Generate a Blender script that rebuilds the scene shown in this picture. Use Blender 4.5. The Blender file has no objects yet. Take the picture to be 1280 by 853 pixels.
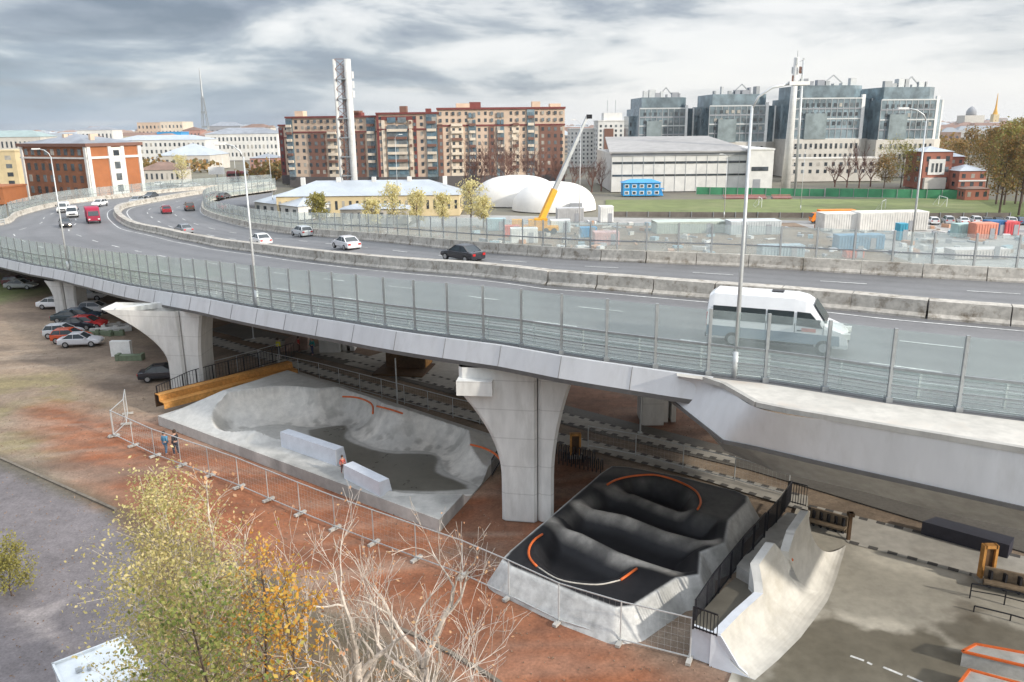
import bpy, bmesh, math, random
import numpy as np
from mathutils import Vector, Matrix, noise as mnoise
random.seed(7); np.random.seed(7)
S = bpy.context.scene; COL = S.collection
# ------------------------------------------------------------ camera
H = 21.0; F = 1000.0; PITCH = math.radians(15.06); ROLL = math.radians(-0.6)
cam_d = bpy.data.cameras.new('camera'); cam = bpy.data.objects.new('camera', cam_d); COL.objects.link(cam)
cam_d.sensor_width = 36; cam_d.lens = 36 * F / 1280; cam_d.clip_end = 20000; cam_d.clip_start = 0.3
cam.matrix_world = Matrix.Translation((0, 0, H)) @ Matrix.Rotation(math.radians(90) - PITCH, 4, 'X') @ Matrix.Rotation(ROLL, 4, 'Z')
S.camera = cam
S.cycles.transparent_max_bounces = 32
S.view_settings.view_transform = 'Standard'; S.view_settings.look = 'None'
S.view_settings.exposure = 0.52; S.view_settings.gamma = 1
# ------------------------------------------------------------ light
SUN_AZ, SUN_EL = 124, 22      # azimuth clockwise from +Y
sd = bpy.data.lights.new('sun', 'SUN'); sd.energy = 2.8; sd.angle = math.radians(2.0); sd.color = (1, .93, .82)
so = bpy.data.objects.new('sun', sd); COL.objects.link(so)
az, el = math.radians(SUN_AZ), math.radians(SUN_EL)
sdir = Vector((math.sin(az) * math.cos(el), math.cos(az) * math.cos(el), math.sin(el)))
so.rotation_euler = sdir.to_track_quat('Z', 'Y').to_euler()
W = bpy.data.worlds.new('World'); S.world = W; W.use_nodes = True
def build_world():
    nt = W.node_tree; N = nt.nodes; L = nt.links; N.clear()
    out = N.new('ShaderNodeOutputWorld')
    sky = N.new('ShaderNodeTexSky'); sky.sky_type = 'NISHITA'; sky.sun_disc = False
    sky.sun_elevation = el; sky.sun_rotation = az
    b1 = N.new('ShaderNodeBackground'); b1.inputs[1].default_value = .1; L.new(sky.outputs[0], b1.inputs[0])
    tc = N.new('ShaderNodeTexCoord')
    def mp(sc, loc=(0, 0, 0)):
        m = N.new('ShaderNodeMapping'); m.inputs['Scale'].default_value = sc; m.inputs['Location'].default_value = loc
        L.new(tc.outputs['Generated'], m.inputs[0]); return m.outputs[0]
    def nz(v, s, d, dist=0, r=.55):
        n = N.new('ShaderNodeTexNoise'); n.inputs['Scale'].default_value = s; n.inputs['Detail'].default_value = d
        n.inputs['Distortion'].default_value = dist; n.inputs['Roughness'].default_value = r
        L.new(v, n.inputs['Vector']); return n.outputs[0]
    def ramp(v, st):
        r = N.new('ShaderNodeValToRGB'); e = r.color_ramp.elements
        while len(e) < len(st): e.new(.5)
        for k, (p, c) in enumerate(st): e[k].position = p; e[k].color = (*c, 1)
        L.new(v, r.inputs[0]); return r.outputs[0]
    def mix(f, a, b):
        m = N.new('ShaderNodeMix'); m.data_type = 'RGBA'
        if isinstance(f, float): m.inputs[0].default_value = f
        else: L.new(f, m.inputs[0])
        for i, x in ((6, a), (7, b)):
            if isinstance(x, tuple): m.inputs[i].default_value = (*x, 1)
            else: L.new(x, m.inputs[i])
        return m.outputs[2]
    def math_(op, a, b=None, c=None, clamp=False):
        m = N.new('ShaderNodeMath'); m.operation = op; m.use_clamp = clamp
        for i, x in enumerate((a, b, c)):
            if x is None: continue
            if isinstance(x, (int, float)): m.inputs[i].default_value = x
            else: L.new(x, m.inputs[i])
        return m.outputs[0]
    sep = N.new('ShaderNodeSeparateXYZ'); L.new(tc.outputs['Generated'], sep.inputs[0])
    cl = nz(mp((1.3, 1.3, 5.2), (1.7, .4, .15)), 3.6, 12, .25, .56)
    big = nz(mp((1, 1, 7), (3.3, 1, 0.2)), 2.0, 4, .2, .5)
    v = math_('ADD', math_('MULTIPLY', cl, .62), math_('MULTIPLY', big, .38))
    # brighter low on the right (towards the sun), darker upper banks
    hz = math_('SUBTRACT', 1.0, math_('MULTIPLY', math_('ABSOLUTE', sep.outputs['Z']), 9.0), None, True)
    rgt = math_('MULTIPLY_ADD', sep.outputs['X'], .9, .28, True)
    v2 = math_('ADD', v, math_('MULTIPLY', math_('MULTIPLY', hz, rgt), .27))
    v2 = math_('ADD', v2, math_('MULTIPLY', sep.outputs['X'], .05))
    cc = ramp(v2, [(.37, (.15, .18, .23)), (.445, (.24, .27, .325)), (.49, (.36, .39, .43)), (.525, (.54, .555, .57)), (.585, (.68, .68, .68)), (.75, (.74, .735, .72))])
    # blue gap low on the left
    gapn = nz(mp((2, 2, 22), (0, 2, 0)), 2.2, 6, .3, .5)
    lf = math_('MULTIPLY_ADD', sep.outputs['X'], -1.6, .25, True)
    g = math_('MULTIPLY', math_('MULTIPLY', lf, hz), math_('MULTIPLY_ADD', gapn, 4.0, -1.1, True), None, True)
    cc = mix(g, cc, (.25, .33, .43))
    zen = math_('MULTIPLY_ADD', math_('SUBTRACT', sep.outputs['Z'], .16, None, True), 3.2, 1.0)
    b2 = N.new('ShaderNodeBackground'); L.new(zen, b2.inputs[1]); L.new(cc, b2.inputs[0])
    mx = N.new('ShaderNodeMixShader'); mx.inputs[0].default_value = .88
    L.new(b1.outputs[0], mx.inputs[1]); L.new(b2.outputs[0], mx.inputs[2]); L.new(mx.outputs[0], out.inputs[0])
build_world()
# ------------------------------------------------------------ projection helpers (pixels of the photo -> places)
cP, sP = math.cos(PITCH), math.sin(PITCH)
FW = Vector((0, cP, -sP)); U0 = Vector((0, sP, cP)); R0 = Vector((1, 0, 0))
RT = R0 * math.cos(ROLL) + U0 * math.sin(ROLL); UP = -R0 * math.sin(ROLL) + U0 * math.cos(ROLL)
def ray(px, py): return FW + RT * ((px - 640) / F) - UP * ((py - 426.5) / F)
def at(px, py, z=0.0):
    d = ray(px, py); t = (z - H) / d.z; return Vector((d.x * t, d.y * t, z))
def P(px, py, Y):
    d = ray(px, py); t = Y / d.y; return Vector((d.x * t, Y, H + d.z * t))
def pix(v):
    q = Vector(v) - Vector((0, 0, H)); k = q.dot(FW); return (640 + F * q.dot(RT) / k, 426.5 - F * q.dot(UP) / k, k)
def lerp_tab(s, tab):
    if s <= tab[0][0]: return tab[0][1]
    for (a, va), (b, vb) in zip(tab, tab[1:]):
        if s <= b:
            t = (s - a) / (b - a); t = t * t * (3 - 2 * t) if False else t
            return va + (vb - va) * t
    return tab[-1][1]
ZT = [(-30, 10.3), (8, 10.25), (16, 10.15), (28, 9.6), (46, 8.4), (62, 7.1), (78, 5.8), (92, 5.15), (105, 5.0), (200, 5.0)]
def zd(x, y): return lerp_tab(-.92 * x + .4 * y, ZT)
def atd(px, py, dz=0.0):
    z = 9.
    for _ in range(30):
        p = at(px, py, z + dz); z = .5 * z + .5 * zd(p.x, p.y)
    p = at(px, py, z + dz); return Vector((p.x, p.y, z + dz))
# ------------------------------------------------------------ materials
MATS = {}
def mat(name, col, rough=.7, var=.12, scale=3.0, metal=0.0, bump=.0, col2=None, spec=.4, streak=False, detail=6, stain=None, coat=0):
    if name in MATS: return MATS[name]
    m = bpy.data.materials.new(name); m.use_nodes = True; nt = m.node_tree; N = nt.nodes; L = nt.links
    b = N['Principled BSDF']; b.inputs['Roughness'].default_value = rough; b.inputs['Metallic'].default_value = metal
    b.inputs['Specular IOR Level'].default_value = spec
    if coat: b.inputs['Coat Weight'].default_value = coat
    tc = N.new('ShaderNodeNewGeometry'); mp = N.new('ShaderNodeMapping'); L.new(tc.outputs['Position'], mp.inputs[0])
    mp.inputs['Scale'].default_value = (1, 1, .25) if streak else (1, 1, 1)
    n = N.new('ShaderNodeTexNoise'); n.inputs['Scale'].default_value = scale; n.inputs['Detail'].default_value = detail
    n.inputs['Roughness'].default_value = .6
    L.new(mp.outputs[0], n.inputs['Vector'])
    r = N.new('ShaderNodeValToRGB'); e = r.color_ramp.elements
    c1 = tuple(max(0, c * (1 - var)) for c in col); c2 = tuple(min(1, c * (1 + var)) for c in (col2 or col))
    e[0].position = .35; e[0].color = (*c1, 1); e[1].position = .65; e[1].color = (*c2, 1)
    L.new(n.outputs[0], r.inputs[0]); last = r.outputs[0]
    n2 = N.new('ShaderNodeTexNoise'); n2.inputs['Scale'].default_value = scale * .13; n2.inputs['Detail'].default_value = 5
    L.new(tc.outputs['Position'], n2.inputs['Vector'])
    mr = N.new('ShaderNodeMapRange'); mr.inputs[1].default_value = .3; mr.inputs[2].default_value = .7
    mr.inputs[3].default_value = 1 - var * 1.1; mr.inputs[4].default_value = 1 + var * .8; L.new(n2.outputs[0], mr.inputs[0])
    mm = N.new('ShaderNodeMix'); mm.data_type = 'RGBA'; mm.blend_type = 'MULTIPLY'; mm.inputs[0].default_value = 1
    L.new(last, mm.inputs[6]); L.new(mr.outputs[0], mm.inputs[7]); last = mm.outputs[2]
    if stain:
        sc_, amt, cs = stain
        n3 = N.new('ShaderNodeTexNoise'); n3.inputs['Scale'].default_value = sc_; n3.inputs['Detail'].default_value = 8; n3.inputs['Roughness'].default_value = .7
        L.new(mp.outputs[0], n3.inputs['Vector'])
        r3 = N.new('ShaderNodeMapRange'); r3.inputs[1].default_value = .52; r3.inputs[2].default_value = .68; r3.inputs[4].default_value = amt
        L.new(n3.outputs[0], r3.inputs[0])
        m3 = N.new('ShaderNodeMix'); m3.data_type = 'RGBA'; L.new(r3.outputs[0], m3.inputs[0]); L.new(last, m3.inputs[6]); m3.inputs[7].default_value = (*cs, 1)
        last = m3.outputs[2]
    L.new(last, b.inputs['Base Color'])
    if name == 'conc_pale':      # lines left by the formwork
        sz = N.new('ShaderNodeSeparateXYZ'); L.new(tc.outputs['Position'], sz.inputs[0]); fm = N.new('ShaderNodeMath'); fm.operation = 'FRACT'
        dv = N.new('ShaderNodeMath'); dv.operation = 'MULTIPLY'; dv.inputs[1].default_value = .62; L.new(sz.outputs[2], dv.inputs[0]); L.new(dv.outputs[0], fm.inputs[0])
        lt = N.new('ShaderNodeMath'); lt.operation = 'LESS_THAN'; lt.inputs[1].default_value = .035; L.new(fm.outputs[0], lt.inputs[0])
        ml = N.new('ShaderNodeMath'); ml.operation = 'MULTIPLY'; ml.inputs[1].default_value = .28; L.new(lt.outputs[0], ml.inputs[0])
        mx_ = N.new('ShaderNodeMix'); mx_.data_type = 'RGBA'; L.new(ml.outputs[0], mx_.inputs[0]); L.new(last, mx_.inputs[6]); mx_.inputs[7].default_value = (.2, .19, .18, 1); L.new(mx_.outputs[2], b.inputs['Base Color'])
    if bump:
        bp = N.new('ShaderNodeBump'); bp.inputs['Strength'].default_value = bump; bp.inputs['Distance'].default_value = .05
        L.new(n.outputs[0], bp.inputs['Height']); L.new(bp.outputs[0], b.inputs['Normal'])
    MATS[name] = m; return m
def glass_mat(name, tint, body, cover):
    m = bpy.data.materials.new(name); m.use_nodes = True; nt = m.node_tree; N = nt.nodes; L = nt.links
    N.clear(); out = N.new('ShaderNodeOutputMaterial')
    t = N.new('ShaderNodeBsdfTransparent'); t.inputs[0].default_value = (*tint, 1)
    d = N.new('ShaderNodeBsdfDiffuse'); d.inputs[0].default_value = (*body, 1)
    g = N.new('ShaderNodeBsdfGlossy'); g.inputs['Roughness'].default_value = .06; g.inputs[0].default_value = (.9, .95, .95, 1)
    geo = N.new('ShaderNodeNewGeometry'); n = N.new('ShaderNodeTexNoise'); n.inputs['Scale'].default_value = .5; n.inputs['Detail'].default_value = 6
    L.new(geo.outputs['Position'], n.inputs['Vector'])
    mr = N.new('ShaderNodeMapRange'); mr.inputs[1].default_value = .3; mr.inputs[2].default_value = .7; mr.inputs[3].default_value = cover * .6; mr.inputs[4].default_value = cover * 1.4
    L.new(n.outputs[0], mr.inputs[0])
    tl = N.new('ShaderNodeBsdfTranslucent'); tl.inputs[0].default_value = (*body, 1)
    dm = N.new('ShaderNodeMixShader'); L.new(d.outputs[0], dm.inputs[1]); L.new(tl.outputs[0], dm.inputs[2])
    a = N.new('ShaderNodeMixShader'); L.new(mr.outputs[0], a.inputs[0]); L.new(t.outputs[0], a.inputs[1]); L.new(dm.outputs[0], a.inputs[2])
    fr = N.new('ShaderNodeFresnel'); fr.inputs[0].default_value = 1.45
    bf = N.new('ShaderNodeMath'); bf.operation = 'MULTIPLY'; inv = N.new('ShaderNodeMath'); inv.operation = 'SUBTRACT'; inv.inputs[0].default_value = 1; L.new(geo.outputs['Backfacing'], inv.inputs[1]); L.new(fr.outputs[0], bf.inputs[0]); L.new(inv.outputs[0], bf.inputs[1])
    b = N.new('ShaderNodeMixShader'); L.new(bf.outputs[0], b.inputs[0]); L.new(a.outputs[0], b.inputs[1]); L.new(g.outputs[0], b.inputs[2])
    L.new(b.outputs[0], out.inputs[0]); MATS[name] = m; return m
M = MATS
mat('asphalt', (.165, .163, .168), .45, .14, 6, bump=.1, stain=(.12, .5, (.115, .113, .118)))
mat('conc', (.40, .385, .355), .85, .10, 2.5, bump=.15, streak=True, stain=(.8, .45, (.2, .18, .155)))
mat('conc_pale', (.60, .595, .57), .8, .08, 2.2, bump=.1, streak=True, stain=(1.0, .5, (.42, .41, .38)))
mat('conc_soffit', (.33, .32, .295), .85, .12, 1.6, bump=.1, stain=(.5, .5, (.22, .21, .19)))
mat('conc_dirty', (.46, .43, .38), .9, .18, 3, bump=.2, stain=(1.2, .9, (.15, .12, .085)))
mat('conc_skate', (.38, .375, .355), .5, .16, 1.6, bump=.05, stain=(.5, .6, (.2, .19, .16)))
mat('conc_ramp', (.52, .50, .455), .45, .12, 1.3, bump=.05, stain=(.35, .6, (.36, .33, .27)))
mat('conc_wet', (.115, .105, .085), .3, .16, .9, stain=(.4, .6, (.2, .19, .16)))
mat('panel_grey', (.60, .60, .605), .5, .05, 1.2, metal=.1, streak=True, stain=(1.1, .35, (.44, .43, .41)))
mat('panel_trim', (.11, .105, .10), .6, .1, 3)
mat('paint_white', (.78, .78, .76), .5, .06, 3)
mat('line_white', (.62, .62, .6), .7, .25, 4)
mat('steel', (.38, .40, .41), .4, .08, 5, metal=.6)
mat('steel_pale', (.55, .57, .57), .45, .08, 5, metal=.4)
mat('black_metal', (.025, .025, .03), .45, .2, 5, metal=.3)
mat('track_black', (.018, .018, .022), .42, .3, 1.2, bump=.1, stain=(.25, .35, (.05, .05, .05)))
mat('orange', (.62, .13, .03), .45, .1, 4)
mat('wood_orange', (.52, .25, .065), .65, .2, 5, bump=.1)
mat('wood_dark', (.10, .055, .025), .7, .25, 4)
mat('ledge_blue', (.62, .65, .70), .6, .06, 2)
mat('tyre', (.02, .02, .02), .8, .1, 4)
mat('rim', (.45, .46, .48), .35, .05, 5, metal=.8)
mat('glass_dark', (.03, .04, .045), .08, .1, 3, spec=.8)
mat('window_dark', (.05, .06, .07), .15, .4, .6, spec=.8)
mat('window_blue', (.10, .16, .20), .12, .4, .35, spec=.9)
mat('facade_glass', (.19, .25, .28), .15, .35, .25, metal=.2, spec=.9)
mat('lamp_red', (.45, .02, .02), .3); mat('lamp_clear', (.75, .75, .7), .2)
glass_mat('barrier_glass', (.94, .975, .965), (.68, .74, .725), .21)
glass_mat('barrier_glass_far', (.95, .98, .975), (.72, .77, .76), .26)
def cmat(c, rough=.75, var=.1, scale=.8, **k):
    return mat('paint_%02d_%02d_%02d_%d' % (int(c[0] * 99), int(c[1] * 99), int(c[2] * 99), int(rough * 10)), c, rough, var, scale, **k)
# ------------------------------------------------------------ mesh builder
class MB:
    def __init__(s): s.v = []; s.f = []
    def quad(s, *p):
        n = len(s.v); s.v += [tuple(q) for q in p]; s.f.append(tuple(range(n, n + len(p))))
    def hexa(s, b, t):       # 4 bottom, 4 top, counter-clockwise
        n = len(s.v); s.v += [tuple(q) for q in list(b) + list(t)]
        s.f += [(n + 3, n + 2, n + 1, n), (n + 4, n + 5, n + 6, n + 7)] + [(n + i, n + (i + 1) % 4, n + 4 + (i + 1) % 4, n + 4 + i) for i in range(4)]
    def box(s, c, d, rz=0.0):
        cx, cy, cz = c; dx, dy, dz = d[0] / 2, d[1] / 2, d[2] / 2; co, si = math.cos(rz), math.sin(rz)
        q = [(cx + a * dx * co - b * dy * si, cy + a * dx * si + b * dy * co) for a, b in ((-1, -1), (1, -1), (1, 1), (-1, 1))]
        s.hexa([(x, y, cz - dz) for x, y in q], [(x, y, cz + dz) for x, y in q])
    def bar(s, a, b, w, h=None):
        a, b = Vector(a), Vector(b); h = h or w; d = (b - a)
        if d.length < 1e-6: return
        d.normalize(); u = Vector((0, 0, 1)) if abs(d.z) < .95 else Vector((1, 0, 0))
        sdv = d.cross(u).normalized() * w / 2; upv = sdv.cross(d).normalized() * h / 2
        s.hexa([a - sdv - upv, a + sdv - upv, a + sdv + upv, a - sdv + upv], [b - sdv - upv, b + sdv - upv, b + sdv + upv, b - sdv + upv])
    def tube(s, pts, rad, n=8, cap=True):
        pts = [Vector(p) for p in pts]
        if not isinstance(rad, (list, tuple)): rad = [rad] * len(pts)
        base = len(s.v); ref = None
        for i, p in enumerate(pts):
            d = (pts[min(i + 1, len(pts) - 1)] - pts[max(i - 1, 0)]).normalized()
            if ref is None: ref = d.orthogonal().normalized()
            ref = (ref - d * ref.dot(d))
            ref = ref.normalized() if ref.length > 1e-4 else d.orthogonal().normalized()
            w = d.cross(ref)
            for k in range(n):
                a = 2 * math.pi * k / n; s.v.append(tuple(p + (ref * math.cos(a) + w * math.sin(a)) * rad[i]))
        for i in range(len(pts) - 1):
            for k in range(n):
                a = base + i * n + k; b = base + i * n + (k + 1) % n; s.f.append((a, b, b + n, a + n))
        if cap:
            s.f.append(tuple(base + k for k in range(n))[::-1]); e = base + (len(pts) - 1) * n; s.f.append(tuple(e + k for k in range(n)))
    def prism(s, poly, z0, z1):
        poly = [(p[0], p[1]) for p in poly]
        ar = sum(a[0] * b[1] - b[0] * a[1] for a, b in zip(poly, poly[1:] + poly[:1]))
        if ar < 0: poly = poly[::-1]
        n = len(s.v); k = len(poly)
        zz0 = z0 if isinstance(z0, list) else [z0] * k; zz1 = z1 if isinstance(z1, list) else [z1] * k
        s.v += [(x, y, zz0[i]) for i, (x, y) in enumerate(poly)] + [(x, y, zz1[i]) for i, (x, y) in enumerate(poly)]
        s.f.append(tuple(range(n, n + k))[::-1]); s.f.append(tuple(range(n + k, n + 2 * k)))
        s.f += [(n + i, n + (i + 1) % k, n + k + (i + 1) % k, n + k + i) for i in range(k)]
    def extr(s, poly, off):     # 3D polygon extruded by vector
        off = Vector(off); n = len(s.v); k = len(poly)
        s.v += [tuple(p) for p in poly] + [tuple(Vector(p) + off) for p in poly]
        s.f.append(tuple(range(n, n + k))[::-1]); s.f.append(tuple(range(n + k, n + 2 * k)))
        s.f += [(n + i, n + (i + 1) % k, n + k + (i + 1) % k, n + k + i) for i in range(k)]
    def strip(s, A, B, nx=1, zf=None):   # loft between two equal-length polylines
        base = len(s.v)
        for a, b in zip(A, B):
            for j in range(nx + 1):
                p = Vector(a).lerp(Vector(b), j / nx)
                if zf: p.z = zf(p.x, p.y)
                s.v.append(tuple(p))
        w = nx + 1
        for i in range(len(A) - 1):
            for j in range(nx): q = base + i * w + j; s.f.append((q, q + 1, q + w + 1, q + w))
    def build(s, name, m, parent=None, smooth=False, loc=None):
        me = bpy.data.meshes.new(name)
        v = s.v if loc is None else [(x - loc[0], y - loc[1], z - loc[2]) for x, y, z in s.v]
        me.from_pydata(v, [], s.f); me.validate()
        bm = bmesh.new(); bm.from_mesh(me); bmesh.ops.recalc_face_normals(bm, faces=bm.faces); bm.to_mesh(me); bm.free()
        if smooth: me.polygons.foreach_set('use_smooth', [True] * len(me.polygons))
        me.materials.append(M[m] if isinstance(m, str) else m)
        o = bpy.data.objects.new(name, me); COL.objects.link(o)
        if parent: o.parent = parent
        if loc is not None: o.location = loc
        return o
def tag(o, label, cat, group=None):
    o['label'] = label; o['category'] = cat
    if group: o['group'] = group
    return o
def thing(name, label, cat, loc=(0, 0, 0), rz=0, group=None):
    o = bpy.data.objects.new(name, None); COL.objects.link(o); o.location = loc; o.rotation_euler = (0, 0, rz); o.empty_display_size = .2
    return tag(o, label, cat, group)
def struct(o, kind='structure'): o['kind'] = kind; return o
def copy_obj(o, parent=None):
    c = o.copy(); COL.objects.link(c); c.parent = parent
    for ch in list(o.children): copy_obj(ch, c)
    return c
def inst(mesh_o, parent, loc, rz=0, name=None):
    c = bpy.data.objects.new(name or mesh_o.name.split('.')[0], mesh_o.data if hasattr(mesh_o, 'data') else mesh_o); COL.objects.link(c)
    c.parent = parent; c.location = loc; c.rotation_euler = (0, 0, rz); return c
def resample(pts, n=None, step=None, smooth=True):
    pts = [Vector(p) for p in pts]
    if smooth and len(pts) > 2:
        out = []
        for i in range(len(pts) - 1):
            p0 = pts[max(i - 1, 0)]; p1 = pts[i]; p2 = pts[i + 1]; p3 = pts[min(i + 2, len(pts) - 1)]
            for k in range(8):
                t = k / 8; out.append(.5 * ((2 * p1) + (p2 - p0) * t + (2 * p0 - 5 * p1 + 4 * p2 - p3) * t * t + (3 * p1 - p0 - 3 * p2 + p3) * t ** 3))
        pts = out + [pts[-1]]
    d = [0]
    for a, b in zip(pts, pts[1:]): d.append(d[-1] + (b - a).length)
    if n is None: n = max(2, round(d[-1] / step) + 1)
    res = []; j = 0
    for i in range(n):
        s = d[-1] * i / (n - 1)
        while j < len(d) - 2 and d[j + 1] < s: j += 1
        seg = d[j + 1] - d[j]; res.append(pts[j].lerp(pts[j + 1], (s - d[j]) / seg if seg > 0 else 0))
    return res
def offset(pts, w):     # left-hand offset in plan
    out = []
    for i, p in enumerate(pts):
        d = pts[min(i + 1, len(pts) - 1)] - pts[max(i - 1, 0)]; n = Vector((-d.y, d.x, 0)).normalized(); out.append(p + n * w)
    return out
def inpoly(X, Y, poly):
    r = np.zeros(X.shape, bool); n = len(poly); j = n - 1
    for i in range(n):
        xi, yi = poly[i][0], poly[i][1]; xj, yj = poly[j][0], poly[j][1]
        if yi != yj:
            c = ((yi > Y) != (yj > Y)) & (X < (xj - xi) * (Y - yi) / (yj - yi) + xi); r ^= c
        j = i
    return r
def pdist(X, Y, poly, closed=True):
    d = np.full(X.shape, 1e9); n = len(poly)
    for i in range(n if closed else n - 1):
        ax, ay = poly[i][0], poly[i][1]; bx, by = poly[(i + 1) % n][0], poly[(i + 1) % n][1]
        L2 = (bx - ax) ** 2 + (by - ay) ** 2 + 1e-9; t = np.clip(((X - ax) * (bx - ax) + (Y - ay) * (by - ay)) / L2, 0, 1)
        d = np.minimum(d, np.hypot(X - ax - t * (bx - ax), Y - ay - t * (by - ay)))
    return d
def sdist(X, Y, poly):   # negative inside
    d = pdist(X, Y, poly); return np.where(inpoly(X, Y, poly), -d, d)
def vnoise(X, Y, sc, seed=0, oct=3):
    r = np.zeros(X.shape); a = 1.0; tot = 0
    rs = np.random.RandomState(seed)
    for o in range(oct):
        G = rs.rand(256, 256); x = X * sc * 2 ** o + 1000; y = Y * sc * 2 ** o + 1000
        xi = np.floor(x).astype(int); yi = np.floor(y).astype(int); fx = x - xi; fy = y - yi
        fx = fx * fx * (3 - 2 * fx); fy = fy * fy * (3 - 2 * fy)
        g = lambda a_, b_: G[a_ % 256, b_ % 256]
        r += a * ((g(xi, yi) * (1 - fx) + g(xi + 1, yi) * fx) * (1 - fy) + (g(xi, yi + 1) * (1 - fx) + g(xi + 1, yi + 1) * fx) * fy); tot += a; a *= .5
    return r / tot
def grid_obj(name, xs, ys, Z, m, parent=None, keep=None, cols=None, smooth=True):
    nx, ny = len(xs), len(ys); X, Y = np.meshgrid(xs, ys, indexing='xy')
    V = np.stack([X.ravel(), Y.ravel(), Z.ravel()], 1)
    I = np.arange((ny - 1) * nx).reshape(ny - 1, nx)[:, :nx - 1].ravel()
    Fq = np.stack([I, I + 1, I + nx + 1, I + nx], 1)
    if keep is not None:
        k = keep.ravel(); Fq = Fq[k[Fq].all(1)]
        used = np.unique(Fq); mp = -np.ones(len(V), int); mp[used] = np.arange(len(used)); Fq = mp[Fq]; V = V[used]
        if cols is not None: cols = cols.reshape(-1, 3)[used]
    me = bpy.data.meshes.new(name); me.from_pydata(V.tolist(), [], Fq.tolist())
    if cols is not None:
        ca = me.color_attributes.new('Col', 'FLOAT_COLOR', 'POINT')
        ca.data.foreach_set('color', np.concatenate([cols.reshape(-1, 3), np.ones((len(V), 1))], 1).ravel().astype('f'))
    if smooth: me.polygons.foreach_set('use_smooth', [True] * len(me.polygons))
    me.materials.append(M[m] if isinstance(m, str) else m); o = bpy.data.objects.new(name, me); COL.objects.link(o); o.parent = parent; return o
def vmat(name, rough=.85, scale=8, var=.25, bump=.3, rough_from_dark=False):
    m = bpy.data.materials.new(name); m.use_nodes = True; nt = m.node_tree; N = nt.nodes; L = nt.links; b = N['Principled BSDF']
    b.inputs['Roughness'].default_value = rough; b.inputs['Specular IOR Level'].default_value = .35
    a = N.new('ShaderNodeVertexColor'); a.layer_name = 'Col'; g = N.new('ShaderNodeNewGeometry')
    last = a.outputs[0]
    for sc, vv in ((scale, var), (scale * .2, var * .8), (scale * .035, var * .7)):
        n = N.new('ShaderNodeTexNoise'); n.inputs['Scale'].default_value = sc; n.inputs['Detail'].default_value = 8; n.inputs['Roughness'].default_value = .65
        L.new(g.outputs['Position'], n.inputs['Vector']); r = N.new('ShaderNodeMapRange'); r.inputs[1].default_value = .3; r.inputs[2].default_value = .7
        r.inputs[3].default_value = 1 - vv; r.inputs[4].default_value = 1 + vv; L.new(n.outputs[0], r.inputs[0])
        x = N.new('ShaderNodeMix'); x.data_type = 'RGBA'; x.blend_type = 'MULTIPLY'; x.inputs[0].default_value = 1; L.new(last, x.inputs[6]); L.new(r.outputs[0], x.inputs[7]); last = x.outputs[2]
        if sc == scale:
            bp = N.new('ShaderNodeBump'); bp.inputs['Strength'].default_value = bump; bp.inputs['Distance'].default_value = .06; L.new(n.outputs[0], bp.inputs['Height']); L.new(bp.outputs[0], b.inputs['Normal'])
    L.new(last, b.inputs['Base Color'])
    if rough_from_dark:
        bw = N.new('ShaderNodeRGBToBW'); L.new(last, bw.inputs[0]); rr = N.new('ShaderNodeMapRange'); rr.inputs[1].default_value = .06; rr.inputs[2].default_value = .22; rr.inputs[3].default_value = .14; rr.inputs[4].default_value = rough; L.new(bw.outputs[0], rr.inputs[0]); L.new(rr.outputs[0], b.inputs['Roughness']); b.inputs['Specular IOR Level'].default_value = .5
    MATS[name] = m; return m
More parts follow.
